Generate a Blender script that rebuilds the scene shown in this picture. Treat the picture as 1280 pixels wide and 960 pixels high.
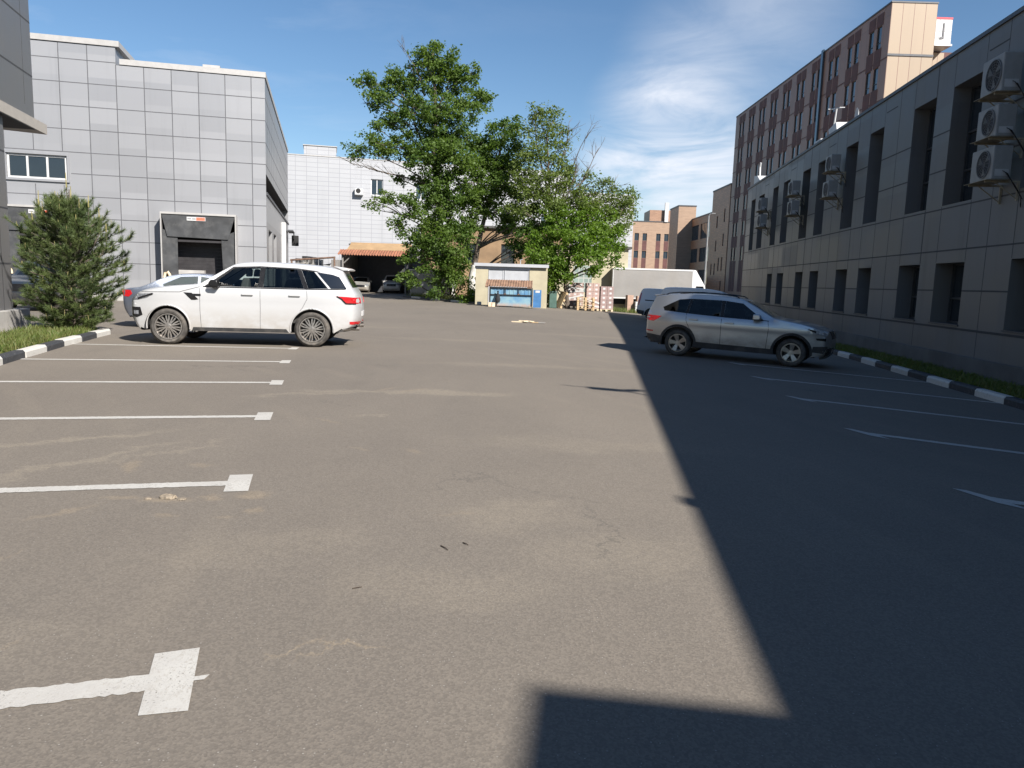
import bpy, bmesh, math, random
from mathutils import Vector, Matrix
from mathutils.bvhtree import BVHTree
from mathutils.geometry import delaunay_2d_cdt
R = math.radians
for o in list(bpy.data.objects):
    bpy.data.objects.remove(o)
scene = bpy.context.scene
COL = scene.collection

# ------------------------------------------------------------------ camera
H, PITCH, ROLL, F = 1.58, R(7.75), R(1.8), 945.0
cam = bpy.data.cameras.new('camera')
cam.sensor_width = 36.0
cam.lens = F / 1280.0 * 36.0
cam.clip_start, cam.clip_end = 0.05, 3000.0
cam_ob = bpy.data.objects.new('camera', cam)
COL.objects.link(cam_ob)
cam_ob.matrix_world = Matrix.Translation((0, 0, H)) @ Matrix.Rotation(R(90) - PITCH, 4, 'X') @ Matrix.Rotation(ROLL, 4, 'Z')
scene.camera = cam_ob

# ------------------------------------------------------------------ light
SUN_AZ, SUN_EL = R(139.0), R(36.6)
SUN = Vector((math.sin(SUN_AZ) * math.cos(SUN_EL), math.cos(SUN_AZ) * math.cos(SUN_EL), math.sin(SUN_EL)))
sun = bpy.data.lights.new('sun', 'SUN')
sun.energy, sun.angle, sun.color = 5.0, R(0.5), (1.0, 0.945, 0.87)
sun_ob = bpy.data.objects.new('sun', sun)
COL.objects.link(sun_ob)
sun_ob.rotation_euler = SUN.to_track_quat('Z', 'Y').to_euler()
sun_ob.location = (20, -30, 60)

world = bpy.data.worlds.new('World')
scene.world = world
world.use_nodes = True
WN, WL = world.node_tree.nodes, world.node_tree.links
WN.clear()
def wn(t, **k):
    n = WN.new(t)
    for a, b in k.items():
        setattr(n, a, b)
    return n
w_out, w_bg = wn('ShaderNodeOutputWorld'), wn('ShaderNodeBackground')
sky = wn('ShaderNodeTexSky', sky_type='NISHITA', sun_disc=False)
sky.sun_elevation, sky.sun_rotation = SUN_EL, SUN_AZ
sky.altitude, sky.air_density, sky.dust_density, sky.ozone_density = 100.0, 1.0, 0.25, 2.4
w_bg.inputs['Strength'].default_value = 0.062
scene.view_settings.view_transform = 'Standard'
scene.view_settings.look = 'None'
scene.view_settings.exposure = 1.0
scene.view_settings.gamma = 1.0

def ray(u, v):
    x, y = u - 640.0, v - 480.0
    c, s = math.cos(ROLL), math.sin(ROLL)
    X, Y = x * c + y * s, -x * s + y * c
    r, up = X / F, -Y / F
    cp, sp = math.cos(PITCH), math.sin(PITCH)
    return Vector((r, cp + up * sp, -sp + up * cp))
def at(u, v, Y):
    d = ray(u, v)
    return d * (Y / d.y) + Vector((0, 0, H))

# thin cirrus: noise on the sky's own directions, gathered round a few headings
def wmath(op, a, b=None, clamp=False):
    n = wn('ShaderNodeMath', operation=op, use_clamp=clamp)
    for i, v in enumerate((a, b)):
        if v is None: continue
        if isinstance(v, (int, float)): n.inputs[i].default_value = v
        else: WL.new(v, n.inputs[i])
    return n.outputs[0]
w_tc = wn('ShaderNodeTexCoord')
def w_noise(scale, detail, rot, stretch, dist=0.6, rough=0.6):
    m = wn('ShaderNodeMapping')
    m.inputs['Rotation'].default_value = rot
    m.inputs['Scale'].default_value = stretch
    WL.new(w_tc.outputs['Generated'], m.inputs['Vector'])
    n = wn('ShaderNodeTexNoise')
    n.inputs['Scale'].default_value, n.inputs['Detail'].default_value = scale, detail
    n.inputs['Roughness'].default_value, n.inputs['Distortion'].default_value = rough, dist
    WL.new(m.outputs[0], n.inputs['Vector'])
    return n.outputs['Fac']
def w_spot(u, v, r0, r1):
    d = ray(u, v).normalized()
    vm = wn('ShaderNodeVectorMath', operation='DISTANCE')
    WL.new(w_tc.outputs['Generated'], vm.inputs[0])
    vm.inputs[1].default_value = d
    mr = wn('ShaderNodeMapRange', interpolation_type='SMOOTHSTEP')
    WL.new(vm.outputs['Value'], mr.inputs['Value'])
    mr.inputs['From Min'].default_value, mr.inputs['From Max'].default_value = r1, r0
    mr.inputs['To Min'].default_value, mr.inputs['To Max'].default_value = 0.0, 1.0
    return mr.outputs[0]
n1 = w_noise(5.0, 9.0, (0.0, R(38), 0.0), (0.9, 1.0, 3.2), 0.8)
n2 = w_noise(3.0, 6.0, (0.0, R(-25), 0.0), (0.7, 1.0, 4.5), 0.5)
wide = None
for (u, v, r0, r1, k) in ((845, 170, 0.02, 0.13, 1.1), (790, 200, 0.0, 0.09, 1.0), (895, 215, 0.0, 0.13, 1.0), (835, 215, 0.0, .12, 1.1), (880, 95, 0.0, 0.13, .45), (960, 15, 0.0, .14, .35), (840, 250, 0, .13, .6)):
    t = wmath('MULTIPLY', w_spot(u, v, r0, r1), k)
    wide = t if wide is None else wmath('MAXIMUM', wide, t)
nn = wmath('MULTIPLY', wmath('SUBTRACT', n1, 0.28), 3.0, True)
cl = wmath('MULTIPLY', wide, nn)
streak = wmath('MULTIPLY', wmath('MULTIPLY', wmath('SUBTRACT', n2, 0.52), 2.2, True), 0.36)
low = wmath('ADD', wmath('MULTIPLY', w_spot(190, 60, 0.0, 0.45), 1.0), 0.12)
cl = wmath('MAXIMUM', cl, wmath('MULTIPLY', streak, low))
cl = wmath('MULTIPLY', cl, 1.0, True)
w_hs = wn('ShaderNodeHueSaturation')
w_hs.inputs['Saturation'].default_value = 1.13
WL.new(sky.outputs[0], w_hs.inputs['Color'])
w_mix = wn('ShaderNodeMixRGB')
WL.new(cl, w_mix.inputs['Fac'])
WL.new(w_hs.outputs[0], w_mix.inputs['Color1'])
w_mix.inputs['Color2'].default_value = (7.6, 7.9, 8.6, 1)
WL.new(w_mix.outputs[0], w_bg.inputs['Color'])
WL.new(w_bg.outputs[0], w_out.inputs['Surface'])

# ------------------------------------------------------------------ helpers
def sst(x, a, b):
    t = min(1.0, max(0.0, (x - a) / (b - a)))
    return t * t * (3 - 2 * t)
def gz(x, y):
    """height of the yard: it falls gently to the right and away"""
    x = min(x, 14.0)
    return -(.028 + .03 * sst(y, 20, 45)) * 0.5 * (x + math.sqrt(x * x + 4))

def tag(o, label=None, cat=None, group=None, kind=None):
    if label: o['label'] = label
    if cat: o['category'] = cat
    if group: o['group'] = group
    if kind: o['kind'] = kind
    return o
def thing(name, label, cat, loc=(0, 0, 0), rz=0.0, group=None):
    o = bpy.data.objects.new(name, None)
    o.empty_display_size = 0.3
    COL.objects.link(o)
    o.location, o.rotation_euler = loc, (0, 0, rz)
    return tag(o, label, cat, group)
def copy_tree(o, parent=None):
    c = o.copy()
    COL.objects.link(c)
    if parent is not None: c.parent = parent
    for ch in list(o.children):
        copy_tree(ch, c)
    return c

class MB:
    def __init__(s):
        s.v, s.f, s.m = [], [], []
    def add(s, verts, faces, m=0):
        b = len(s.v)
        s.v.extend([tuple(p) for p in verts])
        for f in faces:
            s.f.append(tuple(b + i for i in f)); s.m.append(m)
        return s
    def quad(s, a, b, c, d, m=0):
        return s.add((a, b, c, d), ((0, 1, 2, 3),), m)
    def box(s, x0, x1, y0, y1, z0, z1, m=0, mat=None):
        vs = [Vector((x, y, z)) for z in (z0, z1) for y in (y0, y1) for x in (x0, x1)]
        if mat is not None: vs = [mat @ p for p in vs]
        return s.add(vs, ((0, 2, 3, 1), (4, 5, 7, 6), (0, 1, 5, 4), (2, 6, 7, 3), (0, 4, 6, 2), (1, 3, 7, 5)), m)
    def prism(s, poly, z0, z1, m=0, mat=None, plane='xy'):
        """poly extruded; plane 'xy' along z, 'xz' along y"""
        n = len(poly)
        if plane == 'xy':
            vs = [Vector((p[0], p[1], z0)) for p in poly] + [Vector((p[0], p[1], z1)) for p in poly]
        elif plane == 'xz':
            vs = [Vector((p[0], z0, p[1])) for p in poly] + [Vector((p[0], z1, p[1])) for p in poly]
        else:
            vs = [Vector((z0, p[0], p[1])) for p in poly] + [Vector((z1, p[0], p[1])) for p in poly]
        if mat is not None: vs = [mat @ p for p in vs]
        fs = [tuple(range(n))[::-1], tuple(range(n, 2 * n))] + [(i, (i + 1) % n, n + (i + 1) % n, n + i) for i in range(n)]
        return s.add(vs, fs, m)
    def tube(s, pts, rad, n=8, m=0, caps=True):
        pts = [Vector(p) for p in pts]
        if not isinstance(rad, (list, tuple)): rad = [rad] * len(pts)
        b = len(s.v)
        prev = None
        for i, p in enumerate(pts):
            d = (pts[min(i + 1, len(pts) - 1)] - pts[max(i - 1, 0)])
            if d.length < 1e-9: d = Vector((0, 0, 1))
            d.normalize()
            ref = Vector((0, 0, 1)) if abs(d.z) < .95 else Vector((1, 0, 0))
            if prev is not None: ref = prev
            a = d.cross(ref)
            if a.length < 1e-6: a = d.cross(Vector((0, 1, 0)))
            a.normalize(); c = d.cross(a); prev = -c if False else ref
            for k in range(n):
                t = 2 * math.pi * k / n
                s.v.append(tuple(p + (a * math.cos(t) + c * math.sin(t)) * rad[i]))
        for i in range(len(pts) - 1):
            for k in range(n):
                q = (k + 1) % n
                s.f.append((b + i * n + k, b + i * n + q, b + (i + 1) * n + q, b + (i + 1) * n + k)); s.m.append(m)
        if caps:
            s.f.append(tuple(b + k for k in range(n))[::-1]); s.m.append(m)
            e = b + (len(pts) - 1) * n
            s.f.append(tuple(e + k for k in range(n))); s.m.append(m)
        return s
    def lathe(s, prof, n=32, axis='y', c=(0, 0, 0), m=0, close=False):
        """prof of (radius, height along axis)"""
        b = len(s.v); c = Vector(c)
        for (r, h) in prof:
            for k in range(n):
                t = 2 * math.pi * k / n
                p = Vector((r * math.cos(t), h, r * math.sin(t))) if axis == 'y' else (Vector((r * math.cos(t), r * math.sin(t), h)) if axis == 'z' else Vector((h, r * math.cos(t), r * math.sin(t))))
                s.v.append(tuple(p + c))
        L = len(prof)
        for i in range(L if close else L - 1):
            j = (i + 1) % L
            for k in range(n):
                q = (k + 1) % n
                s.f.append((b + i * n + k, b + j * n + k, b + j * n + q, b + i * n + q)); s.m.append(m)
        return s
    def build(s, name, mats, parent=None, smooth=False, bevel=0.0, angle=35, recalc=True, seg=2):
        me = bpy.data.meshes.new(name)
        me.from_pydata(s.v, [], s.f)
        if not isinstance(mats, (list, tuple)): mats = [mats]
        for mt in mats: me.materials.append(mt)
        if len(mats) > 1: me.polygons.foreach_set('material_index', s.m)
        if recalc:
            bm = bmesh.new(); bm.from_mesh(me)
            bmesh.ops.recalc_face_normals(bm, faces=bm.faces)
            bm.to_mesh(me); bm.free()
        if smooth:
            me.polygons.foreach_set('use_smooth', [True] * len(me.polygons))
            me.set_sharp_from_angle(angle=R(angle))
        me.update()
        o = bpy.data.objects.new(name, me)
        COL.objects.link(o)
        if parent is not None: o.parent = parent
        if bevel > 0:
            md = o.modifiers.new('bevel', 'BEVEL')
            md.width, md.segments, md.limit_method, md.angle_limit = bevel, seg, 'ANGLE', R(40)
        return o

# ------------------------------------------------------------------ materials
class NT:
    def __init__(s, name):
        s.mat = bpy.data.materials.new(name); s.mat.use_nodes = True
        s.n, s.l = s.mat.node_tree.nodes, s.mat.node_tree.links
        s.bsdf = s.n['Principled BSDF']
        s.tc = s.n.new('ShaderNodeTexCoord')
    def new(s, t, **k):
        n = s.n.new(t)
        for a, b in k.items(): setattr(n, a, b)
        return n
    def put(s, sock, v):
        if isinstance(v, (int, float)): sock.default_value = v
        elif isinstance(v, (tuple, list)): sock.default_value = (*v, 1) if len(v) == 3 and sock.type == 'RGBA' else v
        else: s.l.new(v, sock)
    def math(s, op, a, b=None, c=None, clamp=False):
        n = s.new('ShaderNodeMath', operation=op, use_clamp=clamp)
        for i, v in enumerate((a, b, c)):
            if v is not None: s.put(n.inputs[i], v)
        return n.outputs[0]
    def mapping(s, scale=(1, 1, 1), rot=(0, 0, 0), loc=(0, 0, 0), src='Object'):
        n = s.new('ShaderNodeMapping')
        n.inputs['Scale'].default_value, n.inputs['Rotation'].default_value, n.inputs['Location'].default_value = scale, rot, loc
        s.l.new(s.tc.outputs[src], n.inputs['Vector'])
        return n.outputs[0]
    def noise(s, scale, detail=4.0, vec=None, rough=.55, dist=0.0, out='Fac'):
        n = s.new('ShaderNodeTexNoise')
        n.inputs['Scale'].default_value, n.inputs['Detail'].default_value = scale, detail
        n.inputs['Roughness'].default_value, n.inputs['Distortion'].default_value = rough, dist
        s.l.new(vec if vec is not None else s.tc.outputs['Object'], n.inputs['Vector'])
        return n.outputs[out]
    def ramp(s, v, a, b, c0=0.0, c1=1.0):
        n = s.new('ShaderNodeMapRange', interpolation_type='SMOOTHSTEP')
        s.put(n.inputs['Value'], v)
        for k, x in (('From Min', a), ('From Max', b), ('To Min', c0), ('To Max', c1)): n.inputs[k].default_value = x
        return n.outputs[0]
    def mix(s, f, a, b, mode='MIX'):
        n = s.new('ShaderNodeMixRGB', blend_type=mode)
        s.put(n.inputs['Fac'], f); s.put(n.inputs['Color1'], a); s.put(n.inputs['Color2'], b)
        return n.outputs[0]
    def bump(s, h, dist=.01, strength=.5):
        n = s.new('ShaderNodeBump')
        n.inputs['Distance'].default_value, n.inputs['Strength'].default_value = dist, strength
        s.l.new(h, n.inputs['Height'])
        s.l.new(n.outputs[0], s.bsdf.inputs['Normal'])
    def set(s, **k):
        for a, b in k.items(): s.put(s.bsdf.inputs[a.replace('_', ' ')], b)
        return s.mat

def M(name, rgb, rough=.6, metal=0.0, var=.14, scale=4.0, bump=0.0, bscale=60.0, coat=0.0, spec=.5, stretch=(1, 1, 1), dirt=None):
    t = NT(name)
    f = t.noise(scale, 5.0, t.mapping(stretch))
    a = tuple(c * (1 - var) for c in rgb); b = tuple(min(1, c * (1 + var)) for c in rgb)
    c = t.mix(t.ramp(f, .3, .7), a, b)
    if dirt:
        d = t.noise(dirt[1], 6.0, t.mapping(dirt[3] if len(dirt) > 3 else (1, 1, 1)), .65)
        c = t.mix(t.math('MULTIPLY', t.ramp(d, .45, .75), dirt[2]), c, dirt[0])
    rr = t.math('ADD', t.math('MULTIPLY', f, .16), rough - .08, clamp=True)
    t.set(Base_Color=c, Roughness=rr, Metallic=metal, Coat_Weight=coat, Specular_IOR_Level=spec)
    if coat: t.set(Coat_Roughness=.04)
    if bump: t.bump(t.noise(bscale, 3.0), bump, .6)
    return t.mat

def panel_mat(name, rgb, pw, ph, ox=0.0, oz=0.0, var=.05, rough=.4, metal=0.0, streak=.12, axis='x', warm=None):
    """cladding: each panel a shade of its own, rain streaks down it"""
    t = NT(name)
    sep = t.new('ShaderNodeSeparateXYZ'); t.l.new(t.tc.outputs['Object'], sep.inputs[0])
    u = sep.outputs['X' if axis == 'x' else 'Y']; z = sep.outputs['Z']
    cu = t.math('FLOOR', t.math('DIVIDE', t.math('SUBTRACT', u, ox), pw))
    cz = t.math('FLOOR', t.math('DIVIDE', t.math('SUBTRACT', z, oz), ph))
    cb = t.new('ShaderNodeCombineXYZ'); t.l.new(cu, cb.inputs[0]); t.l.new(cz, cb.inputs[1])
    wnz = t.new('ShaderNodeTexWhiteNoise', noise_dimensions='2D'); t.l.new(cb.outputs[0], wnz.inputs['Vector'])
    k = t.math('ADD', t.math('MULTIPLY', wnz.outputs['Value'], 2 * var), 1 - var)
    st = t.noise(1.0, 6.0, t.mapping((2.2, 2.2, .16)), .7)
    k = t.math('MULTIPLY', k, t.math('SUBTRACT', 1.0, t.math('MULTIPLY', t.ramp(st, .48, .8), streak)))
    c = t.mix(1.0, (*rgb, 1), k, 'MULTIPLY')
    if warm: c = t.mix(t.ramp(t.noise(.35, 4.0), .4, .7, 0, .6), c, warm)
    t.set(Base_Color=c, Roughness=t.math('ADD', rough - .06, t.math('MULTIPLY', wnz.outputs['Value'], .12)), Metallic=metal)
    return t.mat

def glass_mat(name, rgb=(.015, .02, .026), rough=.03, spec=.8):
    t = NT(name)
    f = t.noise(.6, 3.0)
    t.set(Base_Color=t.mix(f, tuple(c * .7 for c in rgb), tuple(c * 1.4 for c in rgb)), Roughness=rough, Specular_IOR_Level=spec)
    t.bump(t.noise(1.1, 2.0), .02, .12)
    return t.mat

def pane_mat(name, tint=(.35, .42, .42), clear=.75):
    """thin see-through car glass"""
    t = NT(name)
    tr = t.new('ShaderNodeBsdfTransparent'); tr.inputs[0].default_value = (*tint, 1)
    gl = t.new('ShaderNodeBsdfGlossy'); gl.inputs['Roughness'].default_value = .02
    ge = t.new('ShaderNodeNewGeometry'); dp = t.new('ShaderNodeVectorMath', operation='DOT_PRODUCT')
    t.l.new(ge.outputs['Normal'], dp.inputs[0]); t.l.new(ge.outputs['Incoming'], dp.inputs[1])
    fz = t.math('POWER', t.math('SUBTRACT', 1.0, t.math('ABSOLUTE', dp.outputs['Value']), clamp=True), 4.0)
    fz = t.math('ADD', t.math('MULTIPLY', fz, .9), .04)
    n = t.noise(2.0, 2.0)
    mx = t.new('ShaderNodeMixShader')
    t.l.new(t.math('ADD', fz, t.math('MULTIPLY', n, .01), clamp=True), mx.inputs[0])
    t.l.new(tr.outputs[0], mx.inputs[1]); t.l.new(gl.outputs[0], mx.inputs[2])
    t.l.new(mx.outputs[0], t.n['Material Output'].inputs['Surface'])
    return t.mat

MT = {}
MT['rubber'] = M('rubber', (.035, .033, .031), .85, var=.3, scale=12)
MT['black'] = M('black_plastic', (.012, .012, .013), .28, var=.2, spec=.3)
MT['gap'] = M('panel_gap', (.012, .012, .013), .8)
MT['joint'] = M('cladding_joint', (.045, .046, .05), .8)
MT['joint_pale'] = M('pale_cladding_joint', (.085, .087, .095), .8)
MT['glass'] = glass_mat('window_glass')
MT['glass_blue'] = glass_mat('far_window_glass', (.03, .045, .06), .04, .9)
MT['tint'] = pane_mat('tinted_car_glass', (.10, .12, .12))
MT['clear'] = pane_mat('car_glass', (.86, .95, .92))
MT['teal_glass'] = M('teal_car_glass', (.012, .026, .03), .09, spec=.15)
MT['darkpane'] = glass_mat('windscreen_glass', (.01, .012, .015), .03, .9)
MT['alloy'] = M('alloy', (.34, .315, .29), .35, .8, var=.2, scale=20)
MT['alloy_dark'] = M('alloy_recess', (.012, .011, .010), .6, .0)
MT['white_frame'] = M('white_window_frame', (.50, .50, .50), .4, var=.05)
MT['steel'] = M('galvanised_steel', (.42, .43, .44), .45, .6, var=.15, scale=9)
MT['rust'] = M('rusty_steel', (.15, .095, .07), .85, .2, var=.35, scale=6)
MT['red_lens'] = M('red_lens', (.42, .012, .016), .18, var=.2, scale=30, coat=.6)
MT['clear_lens'] = M('clear_lens', (.20, .21, .23), .12, .3, var=.4, scale=28, coat=.8)
MT['cabin'] = M('cabin_trim', (.03, .029, .028), .8)
MT['wood'] = M('pallet_wood', (.46, .33, .19), .8, var=.28, scale=5, stretch=(6, 1, 1))
MT['wood_pale'] = M('pale_planks', (.58, .48, .34), .8, var=.25, scale=5)
MT['carton'] = M('brown_cardboard', (.36, .245, .19), .85, var=.14, scale=3)
MT['concrete'] = M('concrete', (.34, .33, .315), .85, var=.16, scale=1.3, bump=.004, dirt=((.2, .19, .18), .8, .5))
# ------------------------------------------------------------------ ground and markings
def asphalt():
    t = NT('dusty_asphalt')
    P = t.tc.outputs['Object']
    big = t.noise(.16, 5.0, rough=.6)
    mid = t.noise(.9, 6.0, t.mapping((1, .45, 1), (0, 0, R(-12))), .65, .5)
    c = t.mix(t.ramp(big, .3, .72), (.176, .152, .126), (.208, .180, .147))
    c = t.mix(t.math('MULTIPLY', t.ramp(mid, .42, .78), .5), c, (.212, .184, .152))
    dark = t.noise(.45, 5.0, t.mapping((1, .3, 1), (0, 0, R(6)), (7, 3, 0)), .6, 1.0)
    c = t.mix(t.math('MULTIPLY', t.ramp(dark, .5, .75), .3), c, (.125, .112, .097))
    # long dusty wheel tracks sweeping through the bays
    ring = t.new('ShaderNodeTexWave', wave_type='RINGS', rings_direction='Z', bands_direction='X')
    t.l.new(t.mapping((.32, .32, .32), (0, 0, 0), (5.2, -.4, 0)), ring.inputs['Vector'])
    ring.inputs['Scale'].default_value, ring.inputs['Distortion'].default_value = 1.1, 3.0
    ring.inputs['Detail'].default_value, ring.inputs['Detail Scale'].default_value = 3.0, .5
    tr = t.math('MULTIPLY', t.ramp(ring.outputs['Fac'], .72, 1.0), t.ramp(t.noise(.22, 3.0, t.mapping(loc=(3, 9, 0))), .46, .66))
    c = t.mix(t.math('MULTIPLY', tr, .28), c, (.245, .21, .165))
    # sand drifts and mud marks where the photograph has them
    wv = t.new('ShaderNodeVectorMath', operation='MULTIPLY_ADD')
    t.l.new(t.noise(1.6, 5.0, out='Color', rough=.7), wv.inputs[0])
    wv.inputs[1].default_value = (1.1, 1.1, 0); t.l.new(P, wv.inputs[2])
    wf = t.new('ShaderNodeVectorMath', operation='MULTIPLY_ADD')
    t.l.new(t.noise(9.0, 4.0, out='Color', rough=.7), wf.inputs[0])
    wf.inputs[1].default_value = (.22, .22, 0); t.l.new(P, wf.inputs[2])
    def spots(src, off, lst):
        acc = None
        for (x, y, sx, sy, rot, k) in lst:
            sub = t.new('ShaderNodeVectorMath', operation='SUBTRACT'); t.l.new(src, sub.inputs[0]); sub.inputs[1].default_value = (x + off, y + off, 0)
            mp = t.new('ShaderNodeMapping', vector_type='TEXTURE'); t.l.new(sub.outputs[0], mp.inputs['Vector'])
            mp.inputs['Rotation'].default_value = (0, 0, R(rot)); mp.inputs['Scale'].default_value = (sx, sy, 1000)
            ln = t.new('ShaderNodeVectorMath', operation='LENGTH'); t.l.new(mp.outputs[0], ln.inputs[0])
            v = t.math('MULTIPLY', t.ramp(ln.outputs['Value'], 1.0, .25), k)
            acc = v if acc is None else t.math('MAXIMUM', acc, v)
        return acc
    sand = spots(wv.outputs[0], .55, SAND)
    mud = spots(wf.outputs[0], .11, MUD)
    gr = t.noise(14.0, 4.0, rough=.75)
    c = t.mix(t.math('MULTIPLY', sand, t.ramp(gr, .25, .6, .2, .8)), c, (.28, .24, .185))
    c = t.mix(t.math('MULTIPLY', mud, t.ramp(gr, .2, .5, .35, 1)), c, (.25, .205, .152))
    # stone chips and grit
    vo = t.new('ShaderNodeTexVoronoi'); t.l.new(P, vo.inputs['Vector']); vo.inputs['Scale'].default_value = 95.0
    wc = t.new('ShaderNodeTexWhiteNoise', noise_dimensions='3D'); t.l.new(vo.outputs['Position'], wc.inputs['Vector'])
    c = t.mix(t.math('MULTIPLY', t.ramp(wc.outputs['Value'], .0, 1.0), .75), c, t.mix(1.0, c, (.66, .66, .67), 'MULTIPLY'))
    chip = t.math('MULTIPLY', t.ramp(wc.outputs['Value'], .965, .99), t.ramp(vo.outputs['Distance'], .5, .2))
    c = t.mix(t.math('MULTIPLY', chip, .6), c, (.40, .37, .33))
    fine = t.noise(160.0, 2.0)
    c = t.mix(t.ramp(fine, .35, .65, 0, .3), c, (.105, .098, .09))
    # hairline cracks
    ck = t.new('ShaderNodeTexVoronoi', feature='DISTANCE_TO_EDGE'); t.l.new(t.mapping((.16, .12, 1)), ck.inputs['Vector']); ck.inputs['Scale'].default_value = 1.0
    wv2 = t.new('ShaderNodeVectorMath', operation='MULTIPLY_ADD'); t.l.new(t.noise(.8, 6.0, out='Color', rough=.7), wv2.inputs[0]); wv2.inputs[1].default_value = (2.2, 2.2, 0)
    t.l.new(t.mapping((1, 1, 1)), wv2.inputs[2])
    mp2 = t.new('ShaderNodeMapping'); mp2.inputs['Scale'].default_value = (.14, .11, 1); t.l.new(wv2.outputs[0], mp2.inputs['Vector']); t.l.new(mp2.outputs[0], ck.inputs['Vector'])
    crack = t.math('MULTIPLY', t.ramp(ck.outputs['Distance'], .0035, .0012), t.ramp(t.noise(.3, 3.0), .5, .62))
    c = t.mix(t.math('MULTIPLY', crack, .5), c, (.085, .078, .07))
    # small oily drips and grit
    dv = t.new('ShaderNodeTexVoronoi'); t.l.new(t.mapping((1.7, 1.7, 1)), dv.inputs['Vector']); dv.inputs['Scale'].default_value = 1.0
    dw = t.new('ShaderNodeTexWhiteNoise', noise_dimensions='3D'); t.l.new(dv.outputs['Position'], dw.inputs['Vector'])
    ds = t.math('MULTIPLY', t.ramp(dw.outputs['Value'], .80, .86), t.ramp(t.math('ADD', dv.outputs['Distance'], t.math('MULTIPLY', t.noise(22.0, 3.0), .08)), .085, .05))
    c = t.mix(t.math('MULTIPLY', ds, .5), c, (.07, .064, .058))
    t.set(Base_Color=c, Roughness=.88, Specular_IOR_Level=.3)
    hgt = t.math('ADD', t.math('MULTIPLY', vo.outputs['Distance'], .6), t.math('MULTIPLY', fine, .5))
    t.bump(hgt, .0028, .45)
    return t.mat
SAND = [(-2.0, 10.5, 1.5, .20, 12, .9), (-.9, 10.65, 1.3, .30, 2, .9), (-2.7, 10.1, 1.2, .12, 25, .8), (-3.5, 6.1, 1.4, .13, 64, .85), (-4.1, 6.8, 1.3, .15, 38, .9), (-4.9, 6.2, 1.2, .12, 40, .7), (-3.0, 6.6, 1.0, .08, 60, .6),
        (-1.6, 8.6, .3, .1, 40, .7), (.0, 5.1, .7, .5, 10, .55), (.7, 4.4, .9, .5, 20, .4), (-.3, 3.8, .8, .4, 0, .4), (1.0, 7.5, 2.0, .5, 0, .4), (.5, 14.5, 3.5, .4, 5, .5), (-1.0, 20, 4, .5, 0, .5), (2.5, 24, 3, .6, 0, .5), (-6, 24, 4, .6, 3, .5), (-1.5, 4.2, .9, .4, 30, .35), (-2.4, 3.0, .8, .3, 0, .3)]
MUD = [(-2.4, 5.12, .26, .10, 0, .95), (-2.11, 5.2, .10, .13, 60, .95), (-1.84, 5.3, .15, .15, 0, 1.0), (-1.72, 4.95, .08, .10, 0, .9), (-2.72, 5.13, .17, .06, 5, .85), (-3.08, 6.0, .09, .28, 20, .85), (-2.25, 4.78, .11, .05, 0, .7), (-1.86, 4.8, .1, .06, 0, .6), (-2.91, 4.78, .06, .30, -38, .75), (-2.55, 6.1, .16, .09, 0, .6),
       (-.90, 3.08, .20, .018, 58, .95), (-.80, 3.06, .17, .014, 50, .8), (-.68, 3.13, .30, .018, -8, 1.0), (-.98, 3.0, .08, .016, -30, .8),
       (-1.8, 10.75, .45, .05, 60, .8), (-1.4, 10.75, .45, .05, 50, .8), (-2.0, 8.2, .34, .05, -40, .7), (-1.4, 6.9, .2, .05, -40, .6), (-.9, 6.9, .2, .05, -40, .6), (-.35, 5.05, .2, .04, 20, .5), (-2.1, 2.95, .02, .22, -10, .5), (-2.75, 4.0, .02, .2, -8, .5)]
MT['asphalt'] = asphalt()
def t_line():
    t = NT('road_paint')
    f = t.noise(2.2, 6.0, rough=.7); g = t.noise(55.0, 6.0, t.mapping((1, .5, 1), (0, 0, .6)), .8)
    c = t.mix(t.ramp(f, .35, .7), (.40, .385, .36), (.46, .45, .42))
    w = t.math('MULTIPLY', t.math('MULTIPLY', t.ramp(g, .50, .66), t.ramp(f, .3, .65, .25, 1)), .6)
    c = t.mix(w, c, (.25, .215, .175))
    t.set(Base_Color=c, Roughness=.75, Specular_IOR_Level=.3)
    t.bump(g, .004, .5)
    # worn through to the stones here and there
    wear = t.math('MULTIPLY', t.ramp(t.noise(90.0, 4.0, rough=.8), .57, .64), t.ramp(t.noise(3.5, 4.0, t.mapping(loc=(4, 2, 0)), .7), .42, .66, .05, .8))
    tr = t.new('ShaderNodeBsdfTransparent'); mx = t.new('ShaderNodeMixShader')
    t.l.new(wear, mx.inputs[0]); t.l.new(t.bsdf.outputs[0], mx.inputs[1]); t.l.new(tr.outputs[0], mx.inputs[2])
    t.l.new(mx.outputs[0], t.n['Material Output'].inputs['Surface'])
    return t.mat
MT['paint'] = t_line()

def axis_pts(lo, hi, near_lo, near_hi, st):
    a = [near_lo + st * i for i in range(int((near_hi - near_lo) / st) + 1)]
    left, x, k = [], near_lo, st
    while x > lo:
        k *= 1.5; x -= k; left.append(x)
    right, x, k = [], near_hi, st
    while x < hi:
        k *= 1.5; x += k; right.append(x)
    return left[::-1] + a + right
xs = axis_pts(-900, 900, -30, 20, .5)
ys = axis_pts(-300, 2200, -16, 64, .5)
mb = MB()
mb.v = [(x, y, gz(x, y)) for y in ys for x in xs]
nx = len(xs)
for j in range(len(ys) - 1):
    for i in range(nx - 1):
        a = j * nx + i
        mb.f.append((a, a + 1, a + nx + 1, a + nx)); mb.m.append(0)
tag(mb.build('ground', MT['asphalt'], smooth=True, recalc=False), kind='structure')

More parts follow.
